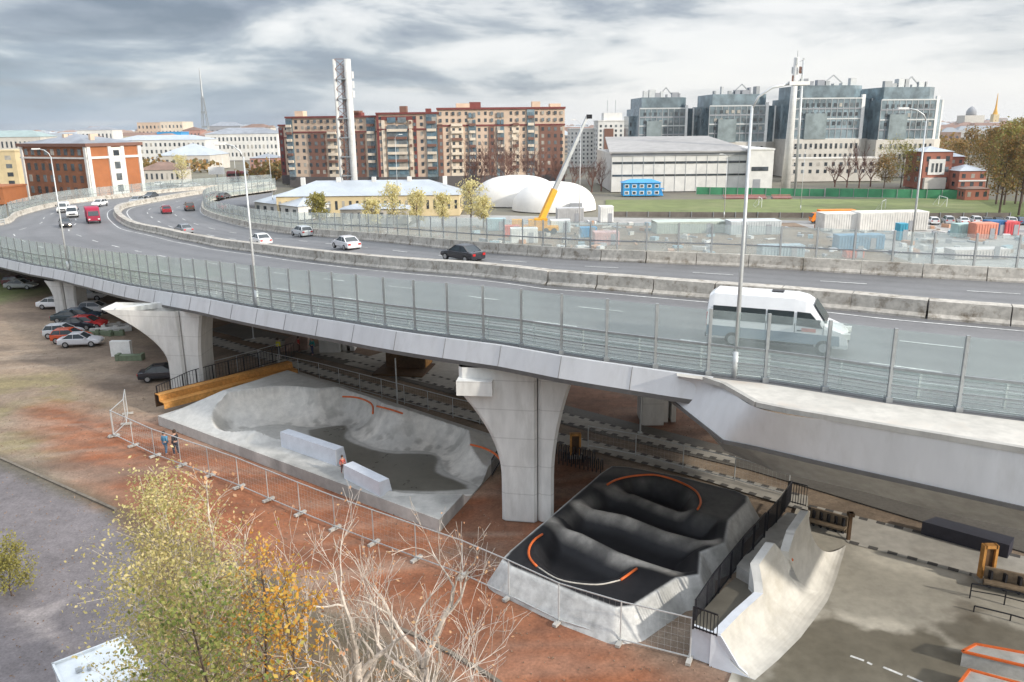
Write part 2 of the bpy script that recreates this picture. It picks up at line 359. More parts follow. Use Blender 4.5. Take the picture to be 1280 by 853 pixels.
# ============================================================ GROUND
vmat('ground_mat'); vmat('skate_mat', .6, 2.2, .14, .06, True); vmat('track_mat', .6, 2.5, .22, .12); vmat('park_mat', .6, 1.8, .15, .04, True)
def sm(d, w): return np.clip(.5 - d / (2 * w), 0, 1)
def layer(C, mask, col): 
    m = mask[..., None]; return C * (1 - m) + np.array(col) * m
def pxpoly(pts, z=0): return [at(x, y, z) for x, y in pts]
def ground():
    xs = np.arange(-110, 62, .45); ys = np.arange(12, 175, .45); X, Y = np.meshgrid(xs, ys)
    n1 = vnoise(X, Y, .12, 1, 5); n2 = vnoise(X, Y, .5, 2, 4); n3 = vnoise(X, Y, .05, 3, 4)
    C = np.zeros(X.shape + (3,)) + np.array([.205, .150, .105])
    C = layer(C, np.clip((n3 - .45) * 5, 0, 1) * .6, (.26, .205, .15))
    C = layer(C, np.clip((n1 - .52) * 7, 0, 1) * .7, (.13, .095, .07))
    # grassy patches towards the left
    gp = sm(sdist(X, Y, pxpoly([(-200, 520), (60, 470), (150, 520), (90, 600), (-150, 620)])) + (n1 - .5) * 14, 2)
    C = layer(C, gp * np.clip((n2 - .42) * 5, 0, 1) * .6, (.17, .15, .06))
    gp = sm(sdist(X, Y, pxpoly([(-300, 345), (-10, 345), (70, 360), (-20, 380), (-300, 420)])) + (n1 - .5) * 8, 2)
    C = layer(C, gp * .9, (.13, .16, .05))
    red = pxpoly([(60, 505), (160, 520), (200, 525), (380, 590), (556, 660), (690, 560), (740, 560), (760, 590), (620, 700), (800, 800), (1000, 860), (1100, 1000), (620, 1000), (480, 800), (330, 720), (130, 625), (60, 590)])
    C = layer(C, sm(sdist(X, Y, red) + (n1 - .5) * 9, 1.6) * (.72 + .28 * np.clip(n2 * 2 - .4, 0, 1)), (.25, .080, .030))
    C = layer(C, sm(sdist(X, Y, red) + (n1 - .5) * 9, 1.6) * np.clip((n2 - .5) * 5, 0, .5), (.12, .05, .028))
    mul = pxpoly([(556, 660), (690, 560), (760, 590), (615, 705), (560, 690)])
    C = layer(C, sm(sdist(X, Y, mul) + (n2 - .5) * 2, .6) * .8, (.15, .075, .045))
    mul2 = pxpoly([(700, 470), (900, 520), (1060, 560), (930, 580), (700, 520)])
    C = layer(C, sm(sdist(X, Y, mul2) + (n2 - .5) * 2, .8) * .85, (.20, .095, .055))
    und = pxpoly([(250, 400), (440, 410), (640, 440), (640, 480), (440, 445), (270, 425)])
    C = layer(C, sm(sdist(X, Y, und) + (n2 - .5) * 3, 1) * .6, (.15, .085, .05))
    # asphalt lane bottom left
    # ruts and drag marks left by vehicles
    for k, (ang, sc_) in enumerate(((.35, .5), (.1, .8), (-.35, .6))):
        ca_, sa_ = math.cos(ang), math.sin(ang); U_, V_ = X * ca_ + Y * sa_, -X * sa_ + Y * ca_
        st_ = vnoise(U_ * .06, V_ * 1.3, sc_, 30 + k, 4); ww = vnoise(X, Y, .06, 40 + k, 2)
        C = layer(C, np.clip((st_ - .56) * 7, 0, 1) * np.clip((ww - .42) * 5, 0, 1) * .45, (.10, .075, .058)); C = layer(C, np.clip((.42 - st_) * 7, 0, 1) * np.clip((ww - .42) * 5, 0, 1) * .35, (.30, .25, .20))
    asp = pxpoly([(-400, 470), (0, 577), (140, 641), (168, 690), (190, 760), (230, 870), (300, 1100), (200, 1500), (-900, 1500)])
    e = sdist(X, Y, asp) + (n2 - .5) * .9
    lit = pxpoly([(150, 650), (300, 720), (430, 790), (560, 870), (700, 1000), (700, 1500), (150, 1500)])
    C = layer(C, sm(sdist(X, Y, lit) + (n2 - .5) * 2, .5) * .9, (.105, .075, .045))
    C = layer(C, sm(e, .25), (.145, .13, .132))
    C = layer(C, sm(e, .3) * np.clip((n1 - .52) * 6, 0, 1) * .5, (.085, .075, .077))
    pud = pxpoly([(20, 765), (75, 752), (60, 775), (80, 800), (75, 812), (50, 800)])
    C = layer(C, sm(sdist(X, Y, pud) + (n2 - .5) * 1.6, .15) * .8, (.27, .24, .23))
    edge = pxpoly([(-10, 572), (140, 636), (250, 692), (420, 780), (560, 862)])
    ed = pdist(X, Y, edge, False); C = layer(C, sm(ed - .6 + (n2 - .5) * .6, .4) * .75, (.085, .075, .05))
    Z = (n1 - .5) * .12 - .03
    Z = Z * np.clip(sm(-e, .5) + .3, 0, 1)
    # level the ground under pavings
    C *= (1.0 + .25 * n2)[..., None]
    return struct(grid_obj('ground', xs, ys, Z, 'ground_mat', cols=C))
ground()
def scatter_stones():
    rng = np.random.default_rng(4); pts = []
    while len(pts) < 4500:
        px, py = rng.uniform(-60, 900), rng.uniform(430, 900); q = at(px, py, .03)
        if rng.random() < min(1, (q.y / 40) ** 2 * .6): pts.append((q.x, q.y))
    pts = np.array(pts); n = len(pts); sz = rng.uniform(.015, .05, n); b = MB()
    for (x, y), s_ in zip(pts, sz):
        a = rng.uniform(0, 3); k = len(b.v); h = s_ * .6; c_, d_ = math.cos(a) * s_, math.sin(a) * s_
        b.v += [(x + c_, y + d_, -.01), (x - d_, y + c_, -.01), (x - c_, y - d_, -.01), (x + d_, y - c_, -.01), (x, y, h + .02)]; b.f += [(k, k + 1, k + 4), (k + 1, k + 2, k + 4), (k + 2, k + 3, k + 4), (k + 3, k, k + 4)]
    struct(b.build('gravel', mat('stones', (.22, .15, .105), .9, .4, 9)), 'stuff')
scatter_stones()
g = MB(); g.quad((-9000, -200, -.25), (9000, -200, -.25), (9000, 12000, -.25), (-9000, 12000, -.25))
struct(g.build('terrain', mat('city_ground', (.22, .20, .17), .9, .3, .05, col2=(.15, .14, .10), stain=(.01, .6, (.12, .125, .07)))))
def kerb_line(pts, w, h, name, m, z=0.0):
    p = resample(pts, step=2.0); b = MB()
    l = offset(p, w / 2); r = offset(p, -w / 2)
    for i in range(len(p) - 1):
        b.hexa([(*l[i].xy, z - .1), (*r[i].xy, z - .1), (*r[i + 1].xy, z - .1), (*l[i + 1].xy, z - .1)], [(*l[i].xy, z + h), (*r[i].xy, z + h), (*r[i + 1].xy, z + h), (*l[i + 1].xy, z + h)])
    return struct(b.build(name, m))
kerb_line(pxpoly([(-60, 548), (0, 573), (60, 600), (145, 638)]), .18, .08, 'kerb', mat('kerb_dark', (.17, .145, .115), .9, .25, 3))
kerb_line(pxpoly([(470, 775), (530, 800), (600, 838), (660, 880)]), .18, .08, 'kerb', mat('kerb_dark', (.17, .145, .115), .9, .25, 3))
# ---- paved strips under the bridge, with a row of dark blocks along each edge
def sheet(name, px, m, z, step=None):
    b = MB(); b.prism(pxpoly(px, z), z - .12, z); return struct(b.build(name, m))
def paved_strip(lo, hi, z=.05):
    A = resample(pxpoly(lo, z), step=1.0, smooth=False); B = resample(pxpoly(hi, z), n=len(A), smooth=False)
    b = MB(); b.strip(A, B, 1)
    bb = MB()
    for i in range(len(A) - 1):
        n = len(A)
    for LN, sgn in ((A, 1), (B, -1)):
        L_ = resample(LN, step=.45, smooth=False); O = offset(L_, 0)
        D = offset(L_, .001)
        for i in range(0, len(L_) - 1, 2):
            t = (L_[i + 1] - L_[i]); nrm = Vector((-t.y, t.x, 0)).normalized()
            mid = A[len(A) // 2].lerp(B[len(B) // 2], .5)
            if nrm.dot(B[0] - A[0]) * sgn < 0: nrm = -nrm
            q = [L_[i], L_[i + 1], L_[i + 1] + nrm * .32, L_[i] + nrm * .32]
            bb.quad(*[(p.x, p.y, z + .004) for p in q])
    o = struct(b.build('footpath', 'pave_pale')); bb.build('dark_block_edging', 'pave_dark', o)
    return o
mat('pave_pale', (.42, .40, .36), .85, .12, 1.5, stain=(.6, .4, (.28, .26, .22)))
mat('pave_dark', (.10, .095, .09), .85, .2, 3)
mat('path_asphalt', (.135, .125, .11), .75, .12, 5)
sheet('cycle_path', [(262, 412), (440, 458), (600, 502), (760, 545), (940, 588), (1280, 690), (1500, 760), (1500, 690), (1280, 640), (960, 572), (700, 505), (600, 480), (440, 440), (290, 404)], 'path_asphalt', .03)
paved_strip([(262, 430), (400, 470), (520, 505), (620, 535), (745, 565), (860, 594), (1010, 640)], [(266, 420), (400, 460), (520, 494), (620, 522), (745, 552), (860, 581), (1010, 620)])
paved_strip([(300, 425), (440, 452), (560, 486), (690, 525), (800, 552), (920, 580)], [(330, 421), (440, 441), (560, 473), (690, 512), (800, 540), (920, 570)])
sheet('plaza', [(430, 455), (560, 485), (640, 500), (700, 470), (600, 440), (520, 428)], 'pave_pale', .045)
paved_strip([(1061, 679), (1140, 700), (1213, 720), (1310, 747)], [(1012, 631), (1150, 664), (1290, 698), (1400, 725)], .075)
# ============================================================ OVERPASS
A_ = [(1500, 556), (1280, 528), (1118, 507), (985, 484), (850, 467), (706, 446), (640, 434), (520, 418), (438, 405), (320, 386), (253, 373), (158, 357), (84, 340), (0, 323), (-60, 308), (-62, 293), (0, 280), (17, 270), (75, 256), (150, 247), (212, 240), (277, 235), (340, 231)]
B_ = [(1500, 428), (1280, 410), (1117, 396), (1027, 386), (887, 375), (701, 360), (640, 352), (433, 332), (315, 316), (250, 305), (200, 294), (160, 285), (142, 272), (145, 262), (175, 255), (250, 242), (287, 238), (340, 234)]
D_ = [(1500, 362), (1280, 351), (1162, 345), (920, 331), (765, 325), (600, 313), (422, 296), (315, 284), (282, 276), (261, 268), (257, 260), (262, 253), (282, 247), (315, 242), (345, 238)]
LA = resample([atd(*p) for p in A_], n=150); LB = resample([atd(*p) for p in B_], n=150); LD = resample([atd(*p) for p in D_], n=150)
LC = offset(LB, -1.7)
for L_ in (LA, LB, LC, LD):
    for p in L_: p.z = zd(p.x, p.y)
if (LC[0] - LD[0]).length > (LB[0] - LD[0]).length:
    LC = offset(LB, 1.7)
    for p in LC: p.z = zd(p.x, p.y)
vmat('road_mat', .5, 4, .10, .1)
def road():
    V = []; Fq = []; C = []
    for LX, LY, nx, lanes in ((LA, LB, 40, 3.0), (LC, LD, 40, 3.0), (LB, LC, 1, 0)):
        R1 = resample(LX, n=300, smooth=False); R2 = resample(LY, n=300, smooth=False); base = len(V)
        for i, (a, c) in enumerate(zip(R1, R2)):
            for j in range(nx + 1):
                f = j / nx; p = a.lerp(c, f); V.append((p.x, p.y, zd(p.x, p.y))); t = .165
                if lanes:
                    u = (f - .04) / .92 * lanes; w = math.cos(u * 4 * math.pi + math.pi); t *= 1 - .13 * max(0, w) * (0 < u < lanes); t *= 1 + .06 * math.sin(int(i / 23) * 2.7 + j // 14); t *= .82 if f < .04 or f > .96 else 1
                C.append((t, t * .985, t * 1.0))
        for i in range(299):
            for j in range(nx): q = base + i * (nx + 1) + j; Fq.append((q, q + 1, q + nx + 2, q + nx + 1))
    me = bpy.data.meshes.new('road'); me.from_pydata(V, [], Fq); ca = me.color_attributes.new('Col', 'FLOAT_COLOR', 'POINT'); ca.data.foreach_set('color', np.concatenate([np.array(C), np.ones((len(C), 1))], 1).ravel().astype('f')); me.materials.append(M['road_mat'])
    o = bpy.data.objects.new('road', me); COL.objects.link(o); struct(o)
road()
bridge = thing('overpass', 'long curving concrete road overpass with pale grey edge panels on flared piers', 'bridge', (0, 41, 0))
def bpart(b_, name, m, smooth=False): return b_.build(name, m, bridge, smooth, loc=(0, 41, 0)) if False else _bp(b_, name, m, smooth)
def _bp(b_, name, m, smooth=False):
    o = b_.build(name, m, None, smooth); o.parent = bridge; o.matrix_parent_inverse = Matrix.Translation((0, -41, 0)); return o
# deck slab under the road
def lower(L_, dz): return [Vector((p.x, p.y, p.z + dz)) for p in L_]
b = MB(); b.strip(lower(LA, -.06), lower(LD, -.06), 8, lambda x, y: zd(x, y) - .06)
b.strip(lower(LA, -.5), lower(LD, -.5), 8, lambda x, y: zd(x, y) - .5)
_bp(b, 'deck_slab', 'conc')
inA = offset(LA, 3.2)
if (inA[0] - LD[0]).length > (LA[0] - LD[0]).length: inA = offset(LA, -3.2)
inside = inA
NEAR = [i for i, p in enumerate(LA) if i < 96]
inA2 = [LA[i].lerp(inside[i], 3.0) for i in range(len(LA))]
b = MB()     # haunch and web of the girder
i0 = NEAR
f0 = [LA[i] - Vector((0, 0, 1.15)) for i in i0]; f1 = [Vector((inside[i].x, inside[i].y, LA[i].z - 1.35)) for i in i0]
f2 = [LA[i].lerp(inside[i], 1.35) for i in i0]; f2 = [Vector((p.x, p.y, LA[j].z - 2.35)) for p, j in zip(f2, i0)]
f3 = [LA[i].lerp(inside[i], 3.3) for i in i0]; f3 = [Vector((p.x, p.y, LA[j].z - 2.35)) for p, j in zip(f3, i0)]
f4 = [LA[i].lerp(inside[i], 3.8) for i in i0]; f4 = [Vector((p.x, p.y, LA[j].z - 1.3)) for p, j in zip(f4, i0)]
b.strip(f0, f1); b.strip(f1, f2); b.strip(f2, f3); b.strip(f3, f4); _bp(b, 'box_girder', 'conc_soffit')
# fascia: pale metal panels, leaning outwards at the foot
out_ = [p + (p - q).normalized() * .42 if (p - q).length > 0 else p for p, q in zip(LA, inside)]
KF = [i for i in NEAR if LA[i].x < 9.6 or i > 30]
ft = [LA[i] + Vector((0, 0, .05)) for i in KF]; fo = [LA[i] + (LA[i] - inside[i]).normalized() * .12 + Vector((0, 0, .03)) for i in KF]
fb = [out_[i] - Vector((0, 0, 1.0)) for i in KF]; fc = [out_[i] - Vector((0, 0, 1.22)) for i in KF]; fd = [LA[i] - Vector((0, 0, 1.3)) for i in KF]
b = MB(); b.strip(ft, fo); b.strip(fo, fb); _bp(b, 'fascia_panel', 'panel_grey')
b = MB(); b.strip(fb, fc); b.strip(fc, fd); _bp(b, 'drip_edge', 'panel_trim')
for q in range(0, len(KF) - 1, 2):
    b = MB(); b.bar(fo[q] + (fo[q] - ft[q]) * .02, fb[q] + (fo[q] - ft[q]) * .08, .035, .02); _bp(b, 'panel_joint', 'panel_trim')
# widened bay on the right: ledge, skirt, deep web
E1 = resample([atd(*p) for p in [(846, 471), (894, 478), (949, 510), (1172, 548), (1280, 566), (1500, 605)]], step=1.2, smooth=False)
Ln = len(E1)
inn = resample([atd(*p) for p in [(846, 466), (894, 474), (960, 481), (1118, 507), (1280, 528), (1500, 556)]], n=Ln, smooth=False)
b = MB(); b.strip(lower(E1, .03), lower(inn, .03)); _bp(b, 'ledge', mat('ledge_conc', (.55, .52, .47), .85, .1, 2, stain=(.5, .5, (.36, .27, .2))))
b = MB()
for i in range(1, Ln - 1):
    b.bar(E1[i] + Vector((0, 0, .1)), E1[i + 1] + Vector((0, 0, .1)), .22, .2)
_bp(b, 'upstand', 'conc')
zb = lambda p: zd(p.x, p.y) - 1.75
SK = []
for p in [(826, 488), (905, 550), (940, 557), (1040, 580), (1172, 609), (1280, 633), (1500, 683)]:
    z = 9. if p[0] == 826 else 8.45; SK.append(at(*p, z))
E1b = [atd(*p) for p in [(850, 470), (896, 479), (949, 511), (1050, 528), (1172, 549), (1280, 567), (1500, 606)]]
b = MB()
E1r = resample(E1b, n=60); SKr = resample(SK, n=60, smooth=False)
b.strip(E1r, SKr, 4)
_bp(b, 'skirt_panel', 'panel_grey', True)
b = MB()
for i in range(len(SK) - 1):
    d0 = Vector((0, 0, -.16)); b.bar(SK[i] + d0 * .5, SK[i + 1] + d0 * .5, .12, .16)
_bp(b, 'drip_edge', 'panel_trim')
W1 = [at(*p, 5.8) for p in [(868, 522), (905, 563), (970, 590), (1080, 615), (1172, 639), (1280, 664), (1500, 715)]]
b = MB()
for i in range(len(SK) - 1):
    a0, a1 = SK[i] + Vector((0, .1, -.16)), SK[i + 1] + Vector((0, .1, -.16))
    m0, m1 = a0 + Vector((.5, 1.5, -.1)), a1 + Vector((.5, 1.5, -.1))
    b.quad(a0, a1, m1, m0); b.quad(m0, m1, W1[i + 1], W1[i])
    k0, k1 = W1[i] + Vector((3, 7, -.2)), W1[i + 1] + Vector((3, 7, -.2)); b.quad(W1[i], W1[i + 1], k1, k0)
_bp(b, 'cantilever_web', 'conc_soffit')  # shade of the underside put into the colour by a darker concrete
# piers
def pier(xl, xr, Yb, tl, tr, zt, thick=2.0, straight=.42, skew=.25, cap=None, groove=.68, cx=None, full=1.0):
    """columns flaring towards the deck; xl/xr base X, tl/tr flare at the top"""
    b = MB(); n = 16; L0 = []; R0_ = []
    for i in range(n + 1):
        t = i / n; z = zt * t; u = max(0, (t - straight) / (1 - straight)); k = u ** 1.9; kl = min(1, max(0, (t - straight) / (full - straight))) ** 1.9
        L0.append((xl - tl * kl, z)); R0_.append((xr + tr * k, z))
    gx = xl + (xr - xl) * groove - .03
    def col(La, Rb, dy, th):
        for i in range(n):
            (a, z0), (c, z1) = La[i], La[i + 1]; (bb_, _), (d, _) = Rb[i], Rb[i + 1]
            ch = .18
            def ring(x0, x1, z):
                y0 = Yb + dy; sk = lambda x: (x - xl) * -skew * .6
                return [(x0, y0 + ch + sk(x0), z), (x0 + ch, y0 + sk(x0), z), (x1 - ch, y0 + sk(x1), z), (x1, y0 + ch + sk(x1), z), (x1, y0 + th + sk(x1), z), (x0, y0 + th + sk(x0), z)]
            r0, r1 = ring(a, bb_, z0), ring(c, d, z1); s0 = len(b.v); b.v += r0 + r1
            for k in range(6): b.f.append((s0 + k, s0 + (k + 1) % 6, s0 + 6 + (k + 1) % 6, s0 + 6 + k))
    gl = [(gx - .02, z) for _, z in L0]; gr = [(gx + .03, z) for _, z in L0]
    col(L0, gl, 0, thick); col(gr, R0_, .10, thick)
    b.box((gx + .06, Yb + .8 + thick / 2, zt / 2), (.3, thick - .6, zt - .05))
    return b
def pbase(px, py): return at(px, py, 0)
p1 = pbase(628, 645); p2 = pbase(692, 640)
b = pier(p1.x, p2.x - .05, 40.0, 2.2, 1.15, 8.75, thick=3.0, straight=.30, groove=.70, full=.84); _bp(b, 'pier', 'conc_pale')
b = MB(); b.box((-1.85, 41.0, 7.75), (1.9, 2.6, .8), -.12); b.bar((-1.9, 42.0, 8.0), (.6, 45.0, 8.0), 2.0, .3); _bp(b, 'bearing_shelf', 'conc_pale')
p1 = pbase(214, 492); p2 = pbase(266, 484)
b = pier(p1.x, p2.x, 62.6, 5.3, .6, 6.95, thick=2.8, straight=.35, groove=.5); _bp(b, 'pier', 'conc_pale')
b = MB(); b.bar((p1.x - 4.6, 64.6, 6.6), (p1.x - .6, 66.5, 6.75), .7, .4); _bp(b, 'bearing_shelf', 'conc_pale')
p1 = pbase(69, 392); p2 = pbase(103, 390)
b = pier(p1.x, p2.x, p1.y, .9, .3, 3.9, thick=2.6, groove=.5); _bp(b, 'pier', 'conc_pale')
def rear_pier(px0, px1, py, zt):
    a = pbase(px0, py); c = pbase(px1, py + 2); b = MB(); w = (c.x - a.x)
    b.box((a.x + w * .3, a.y + 1, zt / 2), (w * .6, 2.4, zt))
    for k in range(2): b.box((a.x + w * (.70 + .22 * k), a.y + 1.5, zt / 2), (w * .13, 2.2, zt))
    _bp(b, 'pier', 'conc_pale')
rear_pier(400, 441, 441, 7.3); rear_pier(802, 848, 531, 8.8)
# soffit slab already there; lane markings
b = MB()
def dashes(LX, LY, fr, on, off, w=.16):
    line = [Vector(p).lerp(q, fr) for p, q in zip(LX, LY)]; line = resample(line, step=1.0, smooth=False)
    i = 0
    while i + on < len(line):
        for k in range(i, i + on):
            a, c = line[k], line[k + 1]; t = (c - a).normalized(); n = Vector((-t.y, t.x, 0)) * w / 2
            q = [a - n, a + n, c + n, c - n]; b.quad(*[(p.x, p.y, zd(p.x, p.y) + .022) for p in q])
        i += on + off
dashes(LA, LB, .34, 3, 6); dashes(LA, LB, .64, 3, 6); dashes(LC, LD, .30, 3, 6); dashes(LC, LD, .60, 3, 6)
for fr, (X_, Y_) in ((.055, (LA, LB)), (.945, (LA, LB)), (.06, (LC, LD)), (.93, (LC, LD))): dashes(X_, Y_, fr, 40, 0, .15)
struct(b.build('road_markings', 'line_white'))
# ---- concrete barriers cut into blocks
def block_barrier(line, label, w0, w1, h, step=4.0, name='concrete_barrier', double=False, m='conc_dirty'):
    L_ = resample(line, step=step, smooth=False); L_ = L_[:100]; t = thing(name, label, 'barrier', L_[0])
    for i in range(len(L_) - 1):
        a, c = L_[i], L_[i + 1]; d = (c - a).normalized(); n = Vector((-d.y, d.x, 0)); a = a + d * .03; c = c - d * .03
        b = MB()
        pr = [(-w0 / 2, -.02), (-w0 / 2, .12), (-w0 * .36, .3), (-w1 / 2, h), (w1 / 2, h), (w0 * .36, .3), (w0 / 2, .12), (w0 / 2, -.02)]
        b.extr([a + n * x + Vector((0, 0, z + random.uniform(-.006, .006))) for x, z in pr], c - a)
        o = b.build('barrier_block', m, t, loc=None); o.matrix_parent_inverse = Matrix.Translation(-L_[0])
    return t
mid = [p.lerp(q, .5) for p, q in zip(LB, LC)]
block_barrier(mid, 'stained double concrete median barrier dividing the two carriageways of the overpass', 1.5, .95, 1.0)
inD = [p.lerp(q, .75 / max(1e-3, (p - q).length)) for p, q in zip(LD, LC)]
block_barrier(inD, 'low concrete barrier below the glass screen on the far side of the overpass', .75, .35, .95)
inA_far = [LA[i].lerp(LB[i], 1.2 / (LA[i] - LB[i]).length) for i in range(90, 150)]
block_barrier(inA_far, 'low concrete barrier round the outside of the far bend', .8, .35, .95)
inA_near = [LA[i].lerp(LB[i], 1.5 / (LA[i] - LB[i]).length) for i in range(0, 92)]
def guardrail(line, label):
    L_ = resample(line, step=3.0, smooth=False); t = thing('guardrail', label, 'guardrail', L_[0]); inv = Matrix.Translation(-L_[0])
    b = MB()
    for i in range(len(L_) - 1):
        for z in (.55, .95): b.bar(L_[i] + Vector((0, 0, z)), L_[i + 1] + Vector((0, 0, z)), .06, .18)
    o = b.build('rail', 'steel_pale', t); o.matrix_parent_inverse = inv
    for p in L_[:100]:
        b = MB(); b.box((p.x, p.y, p.z + .5), (.1, .1, 1.0)); o = b.build('post', 'steel_pale', t); o.matrix_parent_inverse = inv
guardrail(inA_near, 'two rail steel guardrail along the near edge of the roadway behind the glass')
# ---- glass screens
def glass_screen(line, label, step, h, low, gm, slats, curve=.25, sgn=1, name='noise_screen'):
    L_ = resample(line, step=step, smooth=False); L_ = L_[:101]; o0 = L_[0]; t = thing(name, label, 'screen', o0); inv = Matrix.Translation(-o0)
    def add(b, nm, m): o = b.build(nm, m, t); o.matrix_parent_inverse = inv
    for i, p in enumerate(L_[:100]):
        z = p.z; b = MB(); b.box((p.x, p.y, z + .1), (.26, .26, .2)); b.bar((p.x, p.y, z), (p.x, p.y, z + h), .10, .13); add(b, 'post', 'steel')
    V = lambda q, z: Vector((q.x, q.y, q.z + z))
    for i in range(len(L_) - 1):
        a, c = L_[i], L_[i + 1]; d = (c - a).normalized(); a2, c2 = a + d * .08, c - d * .08; n = Vector((-d.y, d.x, 0)) * .012
        b = MB(); b.extr([V(a2, low + .1), V(c2, low + .1), V(c2, h - .05), V(a2, h - .05)], n); add(b, 'glass_pane', gm)
        b = MB(); b.extr([V(a2, .12), V(c2, .12), V(c2, low), V(a2, low)], n); add(b, 'lower_pane', gm)
        b = MB()
        b.bar(V(a2, low + .03), V(c2, low + .03), .07, .10); add(b, 'rail', 'steel')
        b = MB(); b.bar(V(a2, .08), V(c2, .08), .06, .08)
        if slats:
            b.bar(V(a2, low * .52), V(c2, low * .52), .06, .06)
            for k in range(slats): zz = .15 + (low - .2) * (k + .5) / slats; b.bar(V(a2, zz), V(c2, zz), .03, .022)
        add(b, 'sill_rail' if not slats else 'louvre', 'steel')
near_line = [p for p in LA[:96]]
near_in = [LA[i].lerp(LB[i], .35 / (LA[i] - LB[i]).length) for i in range(0, 96)]
glass_screen(near_in, 'tall pale green glass noise screen along the near edge of the overpass', 2.45, 3.0, 1.35, 'barrier_glass', 7)
fo_ = [p.lerp(q, .3 / (p - q).length) for p, q in zip(LD, LC)]
glass_screen(fo_, 'long glass noise screen on the far side of the overpass above the construction yard', 2.6, 3.2, 1.6, 'barrier_glass_far', 0)
fa_ = [LA[i].lerp(LB[i], .5 / (LA[i] - LB[i]).length) for i in range(97, 150)]
glass_screen(fa_, 'glass noise screen round the outside of the far left bend', 3.4, 3.0, 1.5, 'barrier_glass_far', 0)
# ============================================================ SKATE BOWL
def quad_grid(c00, c10, c11, c01, nu, nv):
    u = np.linspace(0, 1, nu)[None, :]; v = np.linspace(0, 1, nv)[:, None]
    X = c00.x * (1 - u) * (1 - v) + c10.x * u * (1 - v) + c11.x * u * v + c01.x * (1 - u) * v
    Y = c00.y * (1 - u) * (1 - v) + c10.y * u * (1 - v) + c11.y * u * v + c01.y * (1 - u) * v
    return X, Y
def warp_obj(name, X, Y, Z, C, m, parent, skirt=None):
    nv, nu = X.shape
    if skirt is not None:    # walls down to the ground round the rim
        def pad(A, f):
            B = np.pad(A, 1, mode='edge'); return B
        X = pad(X, 0); Y = pad(Y, 0); Z = np.pad(Z, 1, constant_values=skirt); C = np.pad(C, ((1, 1), (1, 1), (0, 0)), mode='edge'); nv += 2; nu += 2
    V = np.stack([X.ravel(), Y.ravel(), Z.ravel()], 1); I = np.arange((nv - 1) * nu).reshape(nv - 1, nu)[:, :nu - 1].ravel()
    Fq = np.stack([I, I + 1, I + nu + 1, I + nu], 1)
    me = bpy.data.meshes.new(name); me.from_pydata(V.tolist(), [], Fq.tolist())
    ca = me.color_attributes.new('Col', 'FLOAT_COLOR', 'POINT'); ca.data.foreach_set('color', np.concatenate([C.reshape(-1, 3), np.ones((len(V), 1))], 1).ravel().astype('f'))
    me.polygons.foreach_set('use_smooth', [True] * len(me.polygons)); me.materials.append(M[m])
    try: me.shade_smooth_by_angle = None
    except Exception: pass
    bm = bmesh.new(); bm.from_mesh(me)
    for e in bm.edges:
        if len(e.link_faces) == 2 and e.calc_face_angle(0) > math.radians(50): e.smooth = False
    bm.to_mesh(me); bm.free()
    o = bpy.data.objects.new(name, me); COL.objects.link(o); o.parent = parent; return o
def sstep(x): x = np.clip(x, 0, 1); return x * x * (3 - 2 * x)
